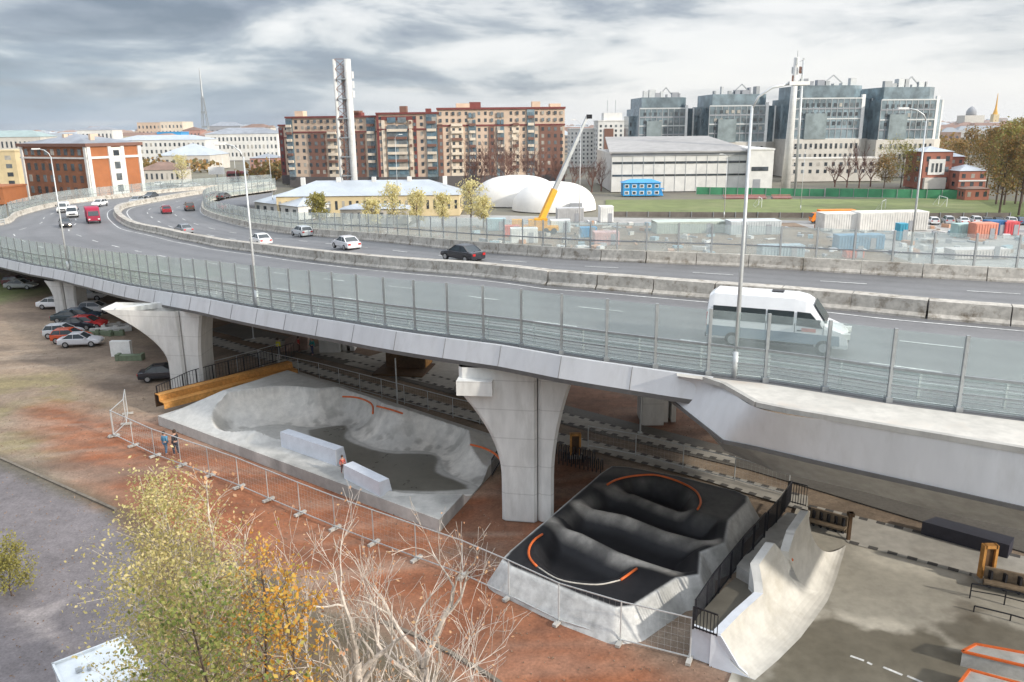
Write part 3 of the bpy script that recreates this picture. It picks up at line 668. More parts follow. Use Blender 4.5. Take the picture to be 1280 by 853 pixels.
def skate_bowl():
    t = thing('skate_bowl', 'long concrete skate bowl with curved walls under the edge of the overpass', 'skatepark')
    c = [at(197, 520, .7), at(549, 650, .7), at(640, 548, .9), at(372, 464, .7)]
    X, Y = quad_grid(c[0], c[1], c[2], c[3], 190, 120)
    Fl = pxpoly([(300, 538), (345, 531), (388, 535), (430, 533), (440, 548), (480, 563), (540, 566), (556, 590), (592, 606), (600, 614), (560, 616), (500, 614), (475, 606), (452, 588), (425, 570), (390, 556), (340, 546), (305, 543)], .1)
    Fl = resample(Fl + [Fl[0]], n=70)[:-1]
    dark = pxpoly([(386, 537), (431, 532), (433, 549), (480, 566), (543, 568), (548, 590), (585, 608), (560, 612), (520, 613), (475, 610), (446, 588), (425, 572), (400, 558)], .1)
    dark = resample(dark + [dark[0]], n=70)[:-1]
    Nn = pxpoly([(290, 566), (300, 556), (345, 552), (420, 580), (436, 600), (478, 622), (590, 616), (660, 612), (640, 640), (540, 690), (400, 640)], .7)
    n = vnoise(X, Y, .4, 5, 4); dF = np.maximum(sdist(X, Y, Fl), 0); Rr = 2.15; Vr = 2.5
    prof = np.where(dF < Rr, Vr * (1 - np.sqrt(np.maximum(1 - (np.minimum(dF, Rr) / Rr) ** 2, 0))), Vr + (dF - Rr) * 2) + .05
    e = pdist(X, Y, c); cap = np.clip(.7 + .55 * np.maximum(e - .4, 0), 0, 2.35)
    dN = np.maximum(sdist(X, Y, Nn), 0); cap = np.minimum(cap, .7 + 1.65 * sstep(dN / 2.0))
    Z = np.minimum(prof, cap)
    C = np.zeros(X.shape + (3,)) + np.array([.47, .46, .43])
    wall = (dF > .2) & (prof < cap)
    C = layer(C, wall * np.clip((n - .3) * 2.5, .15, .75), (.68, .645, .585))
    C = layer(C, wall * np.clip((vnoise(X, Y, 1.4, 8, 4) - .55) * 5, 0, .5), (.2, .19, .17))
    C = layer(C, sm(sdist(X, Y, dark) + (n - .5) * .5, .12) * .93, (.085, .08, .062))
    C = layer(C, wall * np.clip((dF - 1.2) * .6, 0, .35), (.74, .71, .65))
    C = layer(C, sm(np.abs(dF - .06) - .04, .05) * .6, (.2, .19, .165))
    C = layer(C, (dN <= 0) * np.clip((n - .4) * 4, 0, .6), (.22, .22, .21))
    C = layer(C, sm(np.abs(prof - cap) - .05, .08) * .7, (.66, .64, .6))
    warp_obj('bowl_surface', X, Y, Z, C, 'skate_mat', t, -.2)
    def blk(px, z0, z1, w, m, nm):   # ledge along a line of pixels at height z1
        a, c_ = at(*px[0], z1), at(*px[1], z1); d = (c_ - a).normalized(); nn = Vector((-d.y, d.x, 0)) * w
        b = MB(); b.hexa([(a.x, a.y, z0), (c_.x, c_.y, z0), (c_.x + nn.x, c_.y + nn.y, z0), (a.x + nn.x, a.y + nn.y, z0)], [(a.x, a.y, z1), (c_.x, c_.y, z1), (c_.x + nn.x * .75, c_.y + nn.y * .75, z1), (a.x + nn.x * .75, a.y + nn.y * .75, z1)]); b.build(nm, m, t)
    blk([(350, 540), (419, 563)], .6, 1.75, .9, 'ledge_blue', 'ledge'); blk([(429, 581), (474, 603)], .6, 1.6, .9, 'ledge_blue', 'ledge')
    for pts, z in (([(428, 496), (445, 497), (460, 502), (466, 508), (466, 517)], 2.2), ([(471, 508), (488, 512), (503, 517)], 2.25), ([(588, 556), (604, 560), (618, 567), (626, 575)], 2.1)):
        b = MB(); b.tube(resample(pxpoly(pts, z), step=.4), .07, 8); b.build('coping', 'orange', t, True)
    b = MB()
    for k in range(9):
        p = at(615 + k * 1.3, 597 - k * 2.2, .9); b.box((p.x, p.y, 1.5), (.04, .04, 1.1))
    a, c_ = at(615, 597, .9), at(625.5, 579.5, .9); b.bar((a.x, a.y, 2.05), (c_.x, c_.y, 2.05), .05); b.bar((a.x, a.y, 1.05), (c_.x, c_.y, 1.05), .05)
    b.build('railing', 'black_metal', t)
    # joint lines of the terrace
    return t
skate_bowl()
def bench_stand():
    t = thing('terrace_bench', 'long two step orange timber bench along the left end of the skate bowl', 'bench')
    a, c = at(205, 507, 1.0), at(372, 464, 1.0); d = (c - a).normalized(); n = Vector((-d.y, d.x, 0))
    if n.y < 0: n = -n
    for k in range(2):
        z1 = 1.15 + .45 * k; o = n * (.75 * k); b = MB()
        for j in range(3): q = o + n * (.24 * j + .1); b.bar(a + q + Vector((0, 0, z1 - 1.0)), c + q + Vector((0, 0, z1 - 1.0)), .21, .06)
        b.build('seat_planks', 'wood_orange', t)
        b = MB(); b.bar(a + o + Vector((0, 0, z1 - 1.25)), c + o + Vector((0, 0, z1 - 1.25)), .05, .40); b.build('riser', 'wood_orange', t)
    b = MB(); o = n * 1.45; b.bar(a + o + Vector((0, 0, .1)), c + o + Vector((0, 0, .1)), .1, 1.1); b.build('backing', 'wood_dark', t)
bench_stand()
def railing(px, z, h, label, name='railing', step=.16, m='black_metal', zb=None):
    L_ = resample(pxpoly(px, z), step=step, smooth=False); t = thing(name, label, 'railing', L_[0]); inv = Matrix.Translation(-L_[0])
    b = MB()
    for p in L_: b.box((p.x, p.y, z + h / 2), (.03, .03, h - .08))
    o = b.build('bars', m, t); o.matrix_parent_inverse = inv
    b = MB()
    for i in range(0, len(L_) - 1):
        for zz in (.1, h): b.bar(L_[i] + Vector((0, 0, zz)), L_[i + 1] + Vector((0, 0, zz)), .05)
    o = b.build('rails', m, t); o.matrix_parent_inverse = inv
    for i in range(0, len(L_), max(1, int(1.6 / step))):
        p = L_[i]; b = MB(); b.box((p.x, p.y, z + h / 2), (.08, .08, h)); o = b.build('post', m, t); o.matrix_parent_inverse = inv
    return t
railing([(198, 503), (240, 483), (300, 466), (368, 446)], .9, 1.3, 'black bar railing behind the orange terrace bench', step=.3)
# ============================================================ PUMP TRACK
def pump():
    t = thing('pump_track', 'black asphalt pump track of rounded waves set in a sloping pale concrete bank', 'skatepark')
    top = pxpoly([(640, 688), (700, 637), (752, 592), (766, 583), (785, 584), (850, 596), (920, 614), (933, 620), (932, 628), (910, 650), (905, 678), (875, 690), (873, 718), (845, 722), (790, 757), (770, 759), (720, 741), (640, 708), (629, 700)], 1.25)
    V = pxpoly([(759, 606), (786, 596), (820, 594), (855, 605), (872, 617), (875, 629), (872, 640), (903, 648), (904, 676), (874, 690), (872, 716), (845, 722), (796, 711), (776, 725), (745, 731), (700, 725), (671, 708), (661, 692), (664, 682), (678, 668), (684, 655), (745, 610)], 1.2)
    crest = [([(683, 658), (725, 672), (770, 695), (841, 721)], .85), ([(724, 637), (780, 648), (830, 668), (890, 684)], .8), ([(750, 614), (790, 618), (830, 634), (856, 643)], .62)]
    q = [at(585, 724, .0), at(815, 838, 0), at(1000, 640, 0), at(752, 571, 0)]
    X, Y = quad_grid(q[0], q[1], q[2], q[3], 170, 200)
    n = vnoise(X, Y, .6, 9, 4); st = sdist(X, Y, top); sv = sdist(X, Y, V)
    Z = np.where(st > 0, 1.25 - np.maximum(st - .10, 0) * 1.7 - .12 * sstep(st / .25), 1.25)
    ins = sstep(np.maximum(-sv, 0) / 1.1); dep = 1.0 * ins; rid = np.zeros(X.shape)
    for ln, a in crest: d = pdist(X, Y, pxpoly(ln, .9), False); rid = np.maximum(rid, a * np.exp(-(d / .62) ** 2))
    Z = np.where(st <= 0, 1.25 - dep * (1 - rid), Z); Z = np.maximum(Z, -.3)
    C = np.zeros(X.shape + (3,)) + np.array([.50, .50, .48])
    C = layer(C, np.clip((n - .5) * 4, 0, .5), (.27, .27, .25))
    blk = sm(st + .0, .06)
    C = layer(C, blk, (.011, .011, .013))
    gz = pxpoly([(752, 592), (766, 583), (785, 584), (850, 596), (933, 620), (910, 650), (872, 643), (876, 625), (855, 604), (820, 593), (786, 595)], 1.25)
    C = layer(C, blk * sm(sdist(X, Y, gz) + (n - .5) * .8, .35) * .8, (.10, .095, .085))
    C = layer(C, blk * np.clip((rid - .3) * 1.7, 0, .85) * np.clip(n * 2.6 - .4, .35, 1), (.44, .41, .36))  # pale dust on the crests, with their sheen painted into the colour too
    C = layer(C, blk * sm(np.abs(sv + .35) - .2, .25) * np.clip(n * 2 - .7, 0, .6) * (Y > 38), (.2, .19, .17))
    warp_obj('track_surface', X, Y, Z, C, 'track_mat', t, -.35)
    for pts in ([(759, 606), (770, 600), (786, 596), (803, 594), (820, 594), (840, 599), (855, 605), (866, 611), (873, 618), (876, 628), (872, 637)], [(678, 668), (668, 675), (662, 684), (661, 694), (665, 702), (671, 708)], [(776, 725), (786, 718), (796, 711)], [(671, 708), (700, 725), (745, 731), (776, 725)]):
        b = MB(); b.tube(resample(pxpoly(pts, 1.27 if len(pts) == 4 else 1.3), step=.3), .035 if len(pts) == 4 else .06, 8); b.build('coping', 'conc_dirty' if len(pts) == 4 else 'orange', t, True)
pump()
# ============================================================ RIGHT SKATE PLAZA
def park_floor():
    q = [at(868, 960, .05), at(1560, 1240, .05), at(1560, 800, .05), at(996, 634, .05)]
    X, Y = quad_grid(*q, 150, 120)
    n = vnoise(X, Y, .25, 11, 4); n2 = vnoise(X, Y, .9, 12, 4)
    C = np.zeros(X.shape + (3,)) + np.array([.52, .485, .41])
    C = layer(C, np.clip((n - .5) * 5, 0, .6), (.30, .28, .235))
    wet = pxpoly([(1000, 770), (1035, 758), (1100, 780), (1150, 782), (1190, 800), (1215, 830), (1180, 870), (1000, 960), (900, 900), (950, 830)], .05)
    C = layer(C, sm(sdist(X, Y, wet) + (n2 - .5) * 3.2, .4) * .85, (.115, .10, .07))
    w2 = pxpoly([(1165, 780), (1240, 770), (1290, 790), (1280, 815), (1200, 805)], .05)
    C = layer(C, sm(sdist(X, Y, w2) + (n2 - .5) * 2.5, .3) * .8, (.14, .125, .095))
    w3 = pxpoly([(1200, 750), (1240, 760), (1240, 772), (1180, 765)], .05)
    C = layer(C, sm(sdist(X, Y, w3) + (n2 - .5) * 1.5, .3) * .7, (.15, .13, .10))
    o = warp_obj('plaza_floor', X, Y, np.full(X.shape, .05), C, 'park_mat', None, -.2); struct(o)
    b = MB()
    for a, c in (((1063, 820), (1080, 826)), ((1084, 828), (1090, 831)), ((1104, 834), (1128, 844)), ((1134, 845), (1157, 855))): b.bar(at(*a, .056), at(*c, .056), .12, .004)
    struct(b.build('ground_markings', 'line_white'))
park_floor()
def wave_ramp():
    t = thing('wave_ramp', 'tall pale concrete wave ramp with stepped pointed crests beside the pump track', 'skate ramp')
    ST = [((901, 793), 1.55, (944, 850)), ((926, 767), 1.6, (973, 825)), ((954, 742), 1.75, (1001, 797)),
          ((953, 728), 2.1, (1006, 790)), ((949, 706), 2.75, (1020, 772)), ((968, 679), 3.25, (1034, 752)), ((979, 691), 2.6, (1037, 745)), ((991, 704), 2.05, (1040, 738)),
          ((986, 690), 2.75, (1046, 722)), ((994, 664), 3.35, (1050, 708)), ((1011, 639), 3.7, (1058, 681))]
    seg = [(0, 3, 'ramp_face'), (2, 8, 'ramp_face'), (7, 11, 'ramp_face')]
    n = 14; rows = []
    for (l, z, f) in ST:
        Lp = at(*l, z); Fp = at(*f, .06); row = []
        for k in range(n + 1):
            th = math.radians(80) * k / n; s_ = math.sin(th) / math.sin(math.radians(80)); c_ = (1 - math.cos(th)) / (1 - math.cos(math.radians(80)))
            row.append(Vector((Fp.x + (Lp.x - Fp.x) * s_, Fp.y + (Lp.y - Fp.y) * s_, .06 + (z - .06) * c_)))
        rows.append(row)
    for i, (a, b_, nm) in enumerate(seg):
        R_ = rows[a:b_]; RR = []
        for r0, r1 in zip(R_, R_[1:]):
            for s in range(4): RR.append([p.lerp(q, s / 4) for p, q in zip(r0, r1)])
        RR.append(R_[-1]); b = MB()
        for k in range(len(RR) - 1):
            for j in range(n): b.quad(RR[k][j], RR[k][j + 1], RR[k + 1][j + 1], RR[k + 1][j])
        b.build(nm, 'conc_ramp', t, True)
        bk = MB()   # coping edge, back wall and end walls give the wall its thickness
        lip = [r[-1] for r in RR]; bo = [p + Vector((-.35, .12, 0)) for p in lip]
        for p, q, u, v in zip(lip, lip[1:], bo, bo[1:]):
            bk.quad(p, q, v, u); bk.quad(u, v, Vector((v.x, v.y, 0)), Vector((u.x, u.y, 0)))
        for rr, oo in ((RR[0], bo[0]), (RR[-1], bo[-1])):
            bk.quad(*([Vector(p) for p in rr] + [oo, Vector((oo.x, oo.y, 0)), Vector((rr[0].x, rr[0].y, 0))]))
        bk.build('back_wall', 'ledge_blue' if i == 0 else 'conc_pale', t)
    a = at(864, 779, 1.5); pl = [a, at(901, 793, 1.5), at(926, 767, 1.5), at(953, 741, 1.5), at(920, 722, 1.5), at(905, 735, 1.5)]
    b = MB(); b.prism([(p.x, p.y) for p in pl], .0, 1.5); b.build('platform', 'conc_wet', t)
    c = at(901, 793, 1.5); f = at(940, 846, .0)
    b = MB(); b.extr([(a.x, a.y, 0), (f.x, f.y, 0), (f.x * .6 + c.x * .4, f.y * .6 + c.y * .4, .35), (c.x, c.y, 1.5), (a.x, a.y, 1.52)], (-.03, -.14, 0)); b.build('side_wall', 'ledge_blue', t)
    pl = pxpoly([(920, 722), (953, 741), (951, 712), (1004, 648), (1006, 632), (985, 628), (950, 668)], .9)
    zz = [1.5, 1.5, 1.3, .35, .3, .3, .8]
    b = MB(); b.prism([(p.x, p.y) for p in pl], [0] * 7, zz); b.build('approach_slope', 'conc_skate', t)
    b = MB(); b.bar(at(980, 690, 2.5), at(989, 702, 2.1), .1, .25); b.build('coping', 'orange', t)
wave_ramp()
railing([(868, 786), (890, 752), (930, 700), (955, 672)], 1.1, 1.35, 'long black bar railing between the pump track and the wave ramp', step=.15)
railing([(958, 668), (975, 648), (988, 628)], .5, 1.3, 'short black bar railing at the upper end of the wave ramp approach', step=.15)
railing([(866, 786), (896, 797)], 1.5, 1.0, 'short black bar railing across the near corner of the ramp platform', step=.15)
railing([(984, 628), (1007, 634)], .2, 1.3, 'black bar gate at the top of the ramp approach', name='gate', step=.15)
def grind_rail(px, z, h, label):
    L_ = resample(pxpoly(px, z), step=1.6, smooth=False); t = thing('grind_rail', label, 'rail', L_[0]); inv = Matrix.Translation(-L_[0])
    b = MB(); b.tube([p + Vector((0, 0, h)) for p in L_], .035, 8); o = b.build('rail', 'black_metal', t); o.matrix_parent_inverse = inv
    for p in L_: b = MB(); b.tube([(p.x, p.y, z), (p.x, p.y, z + h)], .03, 8); o = b.build('post', 'black_metal', t); o.matrix_parent_inverse = inv
    return inv, t
inv, t = grind_rail([(1212, 748), (1246, 754), (1300, 768)], .05, .75, 'black handrail with a middle bar on the right of the skate plaza')
b = MB(); b.tube([p + Vector((0, 0, .4)) for p in pxpoly([(1212, 748), (1246, 754), (1300, 768)], .05)], .025, 8); o = b.build('rail', 'black_metal', t); o.matrix_parent_inverse = inv
grind_rail([(1217, 765), (1262, 776), (1310, 790)], .05, .3, 'low black grind rail nearest the orange edged boxes')
def grind_box(poly, h, label):
    p = pxpoly(poly, h); c = sum(p, Vector()) / len(p); t = thing('grind_box', label, 'skate ramp', (c.x, c.y, .05)); inv = Matrix.Translation((-c.x, -c.y, -.05))
    b = MB(); b.prism([(q.x, q.y) for q in p], .05, h); o = b.build('block', 'conc_skate', t); o.matrix_parent_inverse = inv
    b = MB()
    for a, d in zip(p, p[1:] + p[:1]): b.bar(a + Vector((0, 0, .02)), d + Vector((0, 0, .02)), .1, .08)
    o = b.build('coping', 'orange', t); o.matrix_parent_inverse = inv
grind_box([(1203, 815), (1220, 806), (1330, 826), (1318, 842)], .7, 'pale grind box with orange steel edges, the farther of two at the right')
grind_box([(1197, 858), (1212, 838), (1330, 870), (1310, 895)], .6, 'grind box with orange steel edges cut off by the bottom right corner')
b = MB(); p = pxpoly([(1153, 652), (1170, 646), (1268, 672), (1262, 682)], .8); b.prism([(q.x, q.y) for q in p], 0, .8)
tag(b.build('manual_pad', mat('pad_black', (.03, .03, .045), .4)), 'long low black skate block in the shade below the widened deck', 'skate ramp')
def info_post(px, py, h, w, label):
    p = at(px, py, 0); t = thing('information_post', label, 'post', p)
    b = MB(); b.box((-w / 2, 0, h / 2), (.12, .3, h)); b.box((w / 2, 0, h / 2), (.12, .3, h)); b.box((0, 0, h - .08), (w, .3, .16)); b.build('frame', 'wood_orange', t)
    b = MB(); b.box((0, .02, h * .5), (w - .12, .08, h * .75)); b.build('board', 'wood_dark', t)
    b = MB(); b.box((0, 0, .1), (w + .4, .6, .2)); b.build('base', 'conc', t)
info_post(719, 572, 1.7, .6, 'orange framed information post beside the bike racks and the flared pier')
info_post(1231, 726, 1.9, .55, 'orange framed information post at the right end of the skate plaza')
def long_bench(a, c, label, h=.75):
    A, B = at(*a, 0), at(*c, 0); t = thing('timber_bench', label, 'bench', A); inv = Matrix.Translation(-A); d = (B - A)
    b = MB(); b.bar(A + Vector((0, 0, h / 2)), B + Vector((0, 0, h / 2)), .12, h); o = b.build('backrest', mat('wood_grey', (.20, .15, .10), .8, .2, 4), t); o.matrix_parent_inverse = inv
    n = Vector((d.y, -d.x, 0)).normalized(); b = MB(); b.bar(A + n * .35 + Vector((0, 0, .45)), B + n * .35 + Vector((0, 0, .45)), .5, .08); o = b.build('seat', 'wood_grey', t); o.matrix_parent_inverse = inv
    for k in range(5):
        p = A.lerp(B, (k + .3) / 5); b = MB(); b.box((p.x, p.y, .45), (.1, .5, .9)); o = b.build('leg', 'black_metal', t); o.matrix_parent_inverse = inv
long_bench((1228, 732), (1320, 752), 'grey timber bench running off the right edge of the plaza', 1.0)
long_bench((1012, 655), (1058, 668), 'grey timber bench behind the tallest crest of the wave ramp', 1.0)
def post_thing(px, py, h, label, m='wood_dark'):
    p = at(px, py, 0); b = MB(); b.box((0, 0, h / 2), (.16, .16, h)); b.box((0, 0, h - .1), (.3, .3, .2)); o = b.build('post', m); o.location = p; tag(o, label, 'post')
post_thing(1060, 676, 1.6, 'dark post at the end of the bench behind the wave ramp')
# bike racks: rows of black hoops
hb = MB(); hb.tube([(-.25, 0, 0), (-.25, 0, .7), (-.15, 0, .82), (.15, 0, .82), (.25, 0, .7), (.25, 0, 0)], .035, 6); hoop = None
k = 0
for row, (a, c, n) in enumerate((((700, 578), (752, 590), 11), ((694, 569), (742, 579), 9))):
    for i in range(n):
        p = at(a[0] + (c[0] - a[0]) * i / (n - 1), a[1] + (c[1] - a[1]) * i / (n - 1), 0)
        if hoop is None: hoop = hb.build('bike_rack', 'black_metal'); o = hoop
        else: o = hoop.copy(); COL.objects.link(o)
        o.location = p; o.rotation_euler = (0, 0, 1.2); tag(o, 'small black bicycle hoop in the rows beside the large flared pier', 'bike rack', 'bike hoops beside the pier')
# ============================================================ TEMPORARY MESH FENCES
def mesh_fence(px, h, step, label, cat='fence', feet=True, m='steel_pale', wires=True, tilt=0.0, z=0.0, gap=.1):
    L_ = resample(pxpoly(px, z), step=step, smooth=False); t = thing('mesh_fence', label, cat, L_[0]); inv = Matrix.Translation(-L_[0])
    def add(b, nm, mm=m): o = b.build(nm, mm, t); o.matrix_parent_inverse = inv
    for i, p in enumerate(L_[:100]):
        b = MB(); b.tube([(p.x, p.y, z), (p.x, p.y, z + h)], .032, 6); add(b, 'post')
        if feet:
            d = (L_[min(i + 1, len(L_) - 1)] - L_[max(i - 1, 0)]).normalized(); n = Vector((-d.y, d.x, 0)) * .38
            b = MB(); b.bar(p - n + Vector((0, 0, .07)), p + n + Vector((0, 0, .07)), .2, .12); add(b, 'foot', 'conc')
    for i in range(min(100, len(L_) - 1)):
        a, c = L_[i], L_[i + 1]; b = MB(); v = lambda q, zz: Vector((q.x, q.y, z + zz))
        b.bar(v(a, h - .03), v(c, h - .03), .045); b.bar(v(a, .18), v(c, .18), .045)
        if wires:
            nn = int((c - a).length / .25)
            for k in range(1, nn): q = a.lerp(c, k / nn); b.bar(v(q, .2), v(q, h - .05), .0035)
            for zz in np.arange(.45, h - .1, .3): b.bar(v(a, zz), v(c, zz), .0035)
        add(b, 'mesh_panel')
mesh_fence([(142, 546), (196, 572), (290, 606), (402, 655), (492, 690), (593, 727), (720, 790), (862, 826)], 2.0, 3.0, 'long grey wire mesh fence on concrete feet along the red earth strip')
mesh_fence([(143, 546), (158, 534), (160, 518)], 2.0, 2.6, 'short return of wire mesh fence at the left end of the red earth strip')
mesh_fence([(325, 459), (400, 476), (480, 498), (576, 525), (600, 531)], 1.6, 2.6, 'wire mesh fence between the skate bowl and the cycle path', feet=False)
mesh_fence([(735, 560), (800, 572), (860, 588), (910, 600), (985, 622)], 1.6, 3.0, 'wire mesh fence between the pump track and the cycle path', feet=False)
mesh_fence([(238, 488), (290, 474), (350, 456)], 2.0, 2.4, 'wire mesh fence behind the terrace bench at the foot of the second pier', feet=False)
for i, (px, yb, yt, lb) in enumerate([(497, 508, 448, 'slim pale pole beside the cycle path near the bowl'), (800, 542, 492, 'slim pale pole in front of the short rear pier'), (317, 424, 405, 'slim pale pole nearest the far end of the cycle path')]):
    a = at(px, yb, 0); hgt = P(px, yt, a.y).z; b = MB(); b.tube([(0, 0, 0), (0, 0, hgt)], [.07, .05], 8); b.box((0, 0, .05), (.3, .3, .1)); o = b.build('pole', 'steel_pale'); o.location = a; tag(o, lb, 'pole')
# things below the deck
def crate(px, w, d, h, label, name, m, m2):
    p = at(*px, 0); t = thing(name, label, 'kiosk', p, -.2)
    b = MB(); b.box((0, 0, h / 2), (w, d, h)); b.build('body', m, t); b = MB(); b.box((0, 0, h + .06), (w + .2, d + .2, .12)); b.build('roof', 'wood_dark', t)
    b = MB(); b.box((w / 2 + .03, 0, h * .5), (.06, d * .8, h * .8)); b.build('side_panel', m2, t)
    b = MB(); b.box((0, -d / 2 - .3, .08), (w + 1, d + 1.6, .16)); b.build('base', 'wood_dark', t)
crate((512, 457), 3.6, 2.4, 1.6, 'dark brown timber kiosk with an orange side on the pale plaza', 'kiosk', 'wood_dark', 'wood_orange')
def steps(px, w, label):
    p = at(*px, 0); t = thing('stepped_seat', label, 'bench', p, -.35)
    for k in range(3): b = MB(); b.box((0, .5 * k, .25 * (k + 1)), (w, .5, .5 * (k + 1))); b.build('step', 'conc', t)
    for k in range(4): b = MB(); b.tube([(-w / 2 + w * k / 3, 1.3, 1.4), (-w / 2 + w * k / 3, 1.3, 2.4)], .03); b.build('rail_post', 'steel_pale', t)
steps((592, 492), 3.2, 'grey stepped seat beside the shelf of the large pier')
def quarter(px, w, h, rz, label, m='wood_dark'):
    p = at(*px, 0); t = thing('quarter_pipe', label, 'skate ramp', p, rz); b = MB(); n = 10
    pr = [(0, 0)] + [(h * 1.2 * math.sin(math.radians(80) * k / n), h * (1 - math.cos(math.radians(80) * k / n)) / .826) for k in range(1, n + 1)] + [(h * 1.2 + .9, h), (h * 1.2 + .9, 0)]
    b.extr([(x, -w / 2, z) for x, z in pr], (0, w, 0)); b.build('ramp', m, t)
    b = MB(); b.tube([(h * 1.19, -w / 2, h + .02), (h * 1.19, w / 2, h + .02)], .04); b.build('coping', 'orange', t)
quarter((350, 432), 5, 1.6, .2, 'brown quarter pipe in the shade under the overpass', mat('wood_pink', (.30, .20, .16), .6))
b = MB(); b.box((0, 0, .75), (1.9, .5, 1.5)); o = b.build('concrete_slab', 'paint_white'); o.location = at(153, 445, 0); tag(o, 'upright pale slab standing on the gravel behind the green base', 'slab')
b = MB(); b.box((0, 0, .25), (2.3, .7, .5)); b.box((-1.1, 0, .3), (.3, .8, .6)); b.box((1.1, 0, .3), (.3, .8, .6)); o = b.build('flower_trough', mat('green_grey', (.16, .20, .13), .7)); o.location = at(163, 450, 0); tag(o, 'low green concrete base lying on the gravel in front of the slab', 'base')
r_ = random.Random(3)
for i in range(9):
    b = MB(); L0 = r_.uniform(.8, 2.2); b.box((0, 0, .2), (L0, r_.uniform(.4, .8), r_.uniform(.25, .5))); b.box((L0 * .3, .1, .45), (.4, .35, .2)); o = b.build('rubble_block', ['green_grey', 'conc_pale', 'conc'][i % 3]); o.location = at(118 + 5 * i, 419 - (i % 3) * 5, 0); o.rotation_euler = (0, 0, r_.uniform(-.6, .6)); tag(o, 'broken concrete block in the heap beside the row of parked cars', 'rubble', 'rubble heap by the parked cars')
# ============================================================ LAMPS
def lamp_post(base, h, label, arm=1.6, dirx=1, group=None, thick=.11, name='street_lamp', double=False):
    t = thing(name, label, 'street lamp', base, 0, group)
    b = MB(); b.tube([(0, 0, 0), (0, 0, h * .5), (0, 0, h)], [thick, thick * .75, thick * .5], 8); b.tube([(0, 0, 0), (0, 0, 1.2)], thick * 1.35, 8); b.build('pole', 'steel_pale', t, True)
    for sg in ([dirx, -dirx] if double else [dirx]):
        b = MB(); b.tube([(0, 0, h - .1), (sg * arm * .15, 0, h + .35), (sg * arm * .5, 0, h + .7), (sg * arm, 0, h + .85)], thick * .45, 6); b.build('arm', 'steel_pale', t, True)
        b = MB(); b.box((sg * (arm + .3), 0, h + .85), (.8, .28, .14)); o = b.build('lamp_head', 'paint_white', t)
        b = MB(); b.box((sg * (arm + .35), 0, h + .77), (.5, .2, .03)); b.build('lens', 'lamp_clear', o)
    return t
def deck_lamp(px, py, yt, label, arm=1.6, dirx=1, thick=.11):
    p = atd(px, py); hh = P(px, yt, p.y).z - p.z; return lamp_post(p, hh, label, arm, dirx, thick=thick)
deck_lamp(918, 472, 133, 'tall street lamp rising past the white minibus', 1.5, 1)
deck_lamp(1137, 326, 150, 'street lamp on the far screen in front of the glass towers', 1.6, -1)
deck_lamp(322, 384, 196, 'street lamp on the near screen left of the lattice chimney', 1.2, -1)
deck_lamp(86, 340, 196, 'leftmost street lamp, in front of the orange brick building', 1.2, -1)
for i, (x, yb, yt, Y) in enumerate([(724, 306, 156, 150), (498, 262, 173, 190), (905, 272, 198, 170), (1000, 268, 190, 200), (282, 243, 183, 240), (297, 243, 186, 250), (341, 250, 175, 200)]):
    p = P(x, yb, Y); q = P(x, yt, Y); lamp_post(p if p.z > 0 else Vector((p.x, p.y, 0)), q.z - max(p.z, 0), ['slim lamp right of the yellow crane boom', 'slim lamp between the lattice chimney and the red framed flats', 'slim lamp before the right end of the sports hall', 'slim lamp at the edge of the sports field under the twin mast', 'thin lamp right of the orange brick building, left of its pair', 'thin lamp right of the orange brick building, right of its pair', 'thin lamp at the left end of the brown flats'][i], 1.0, 1 if i % 2 else -1, thick=.09)
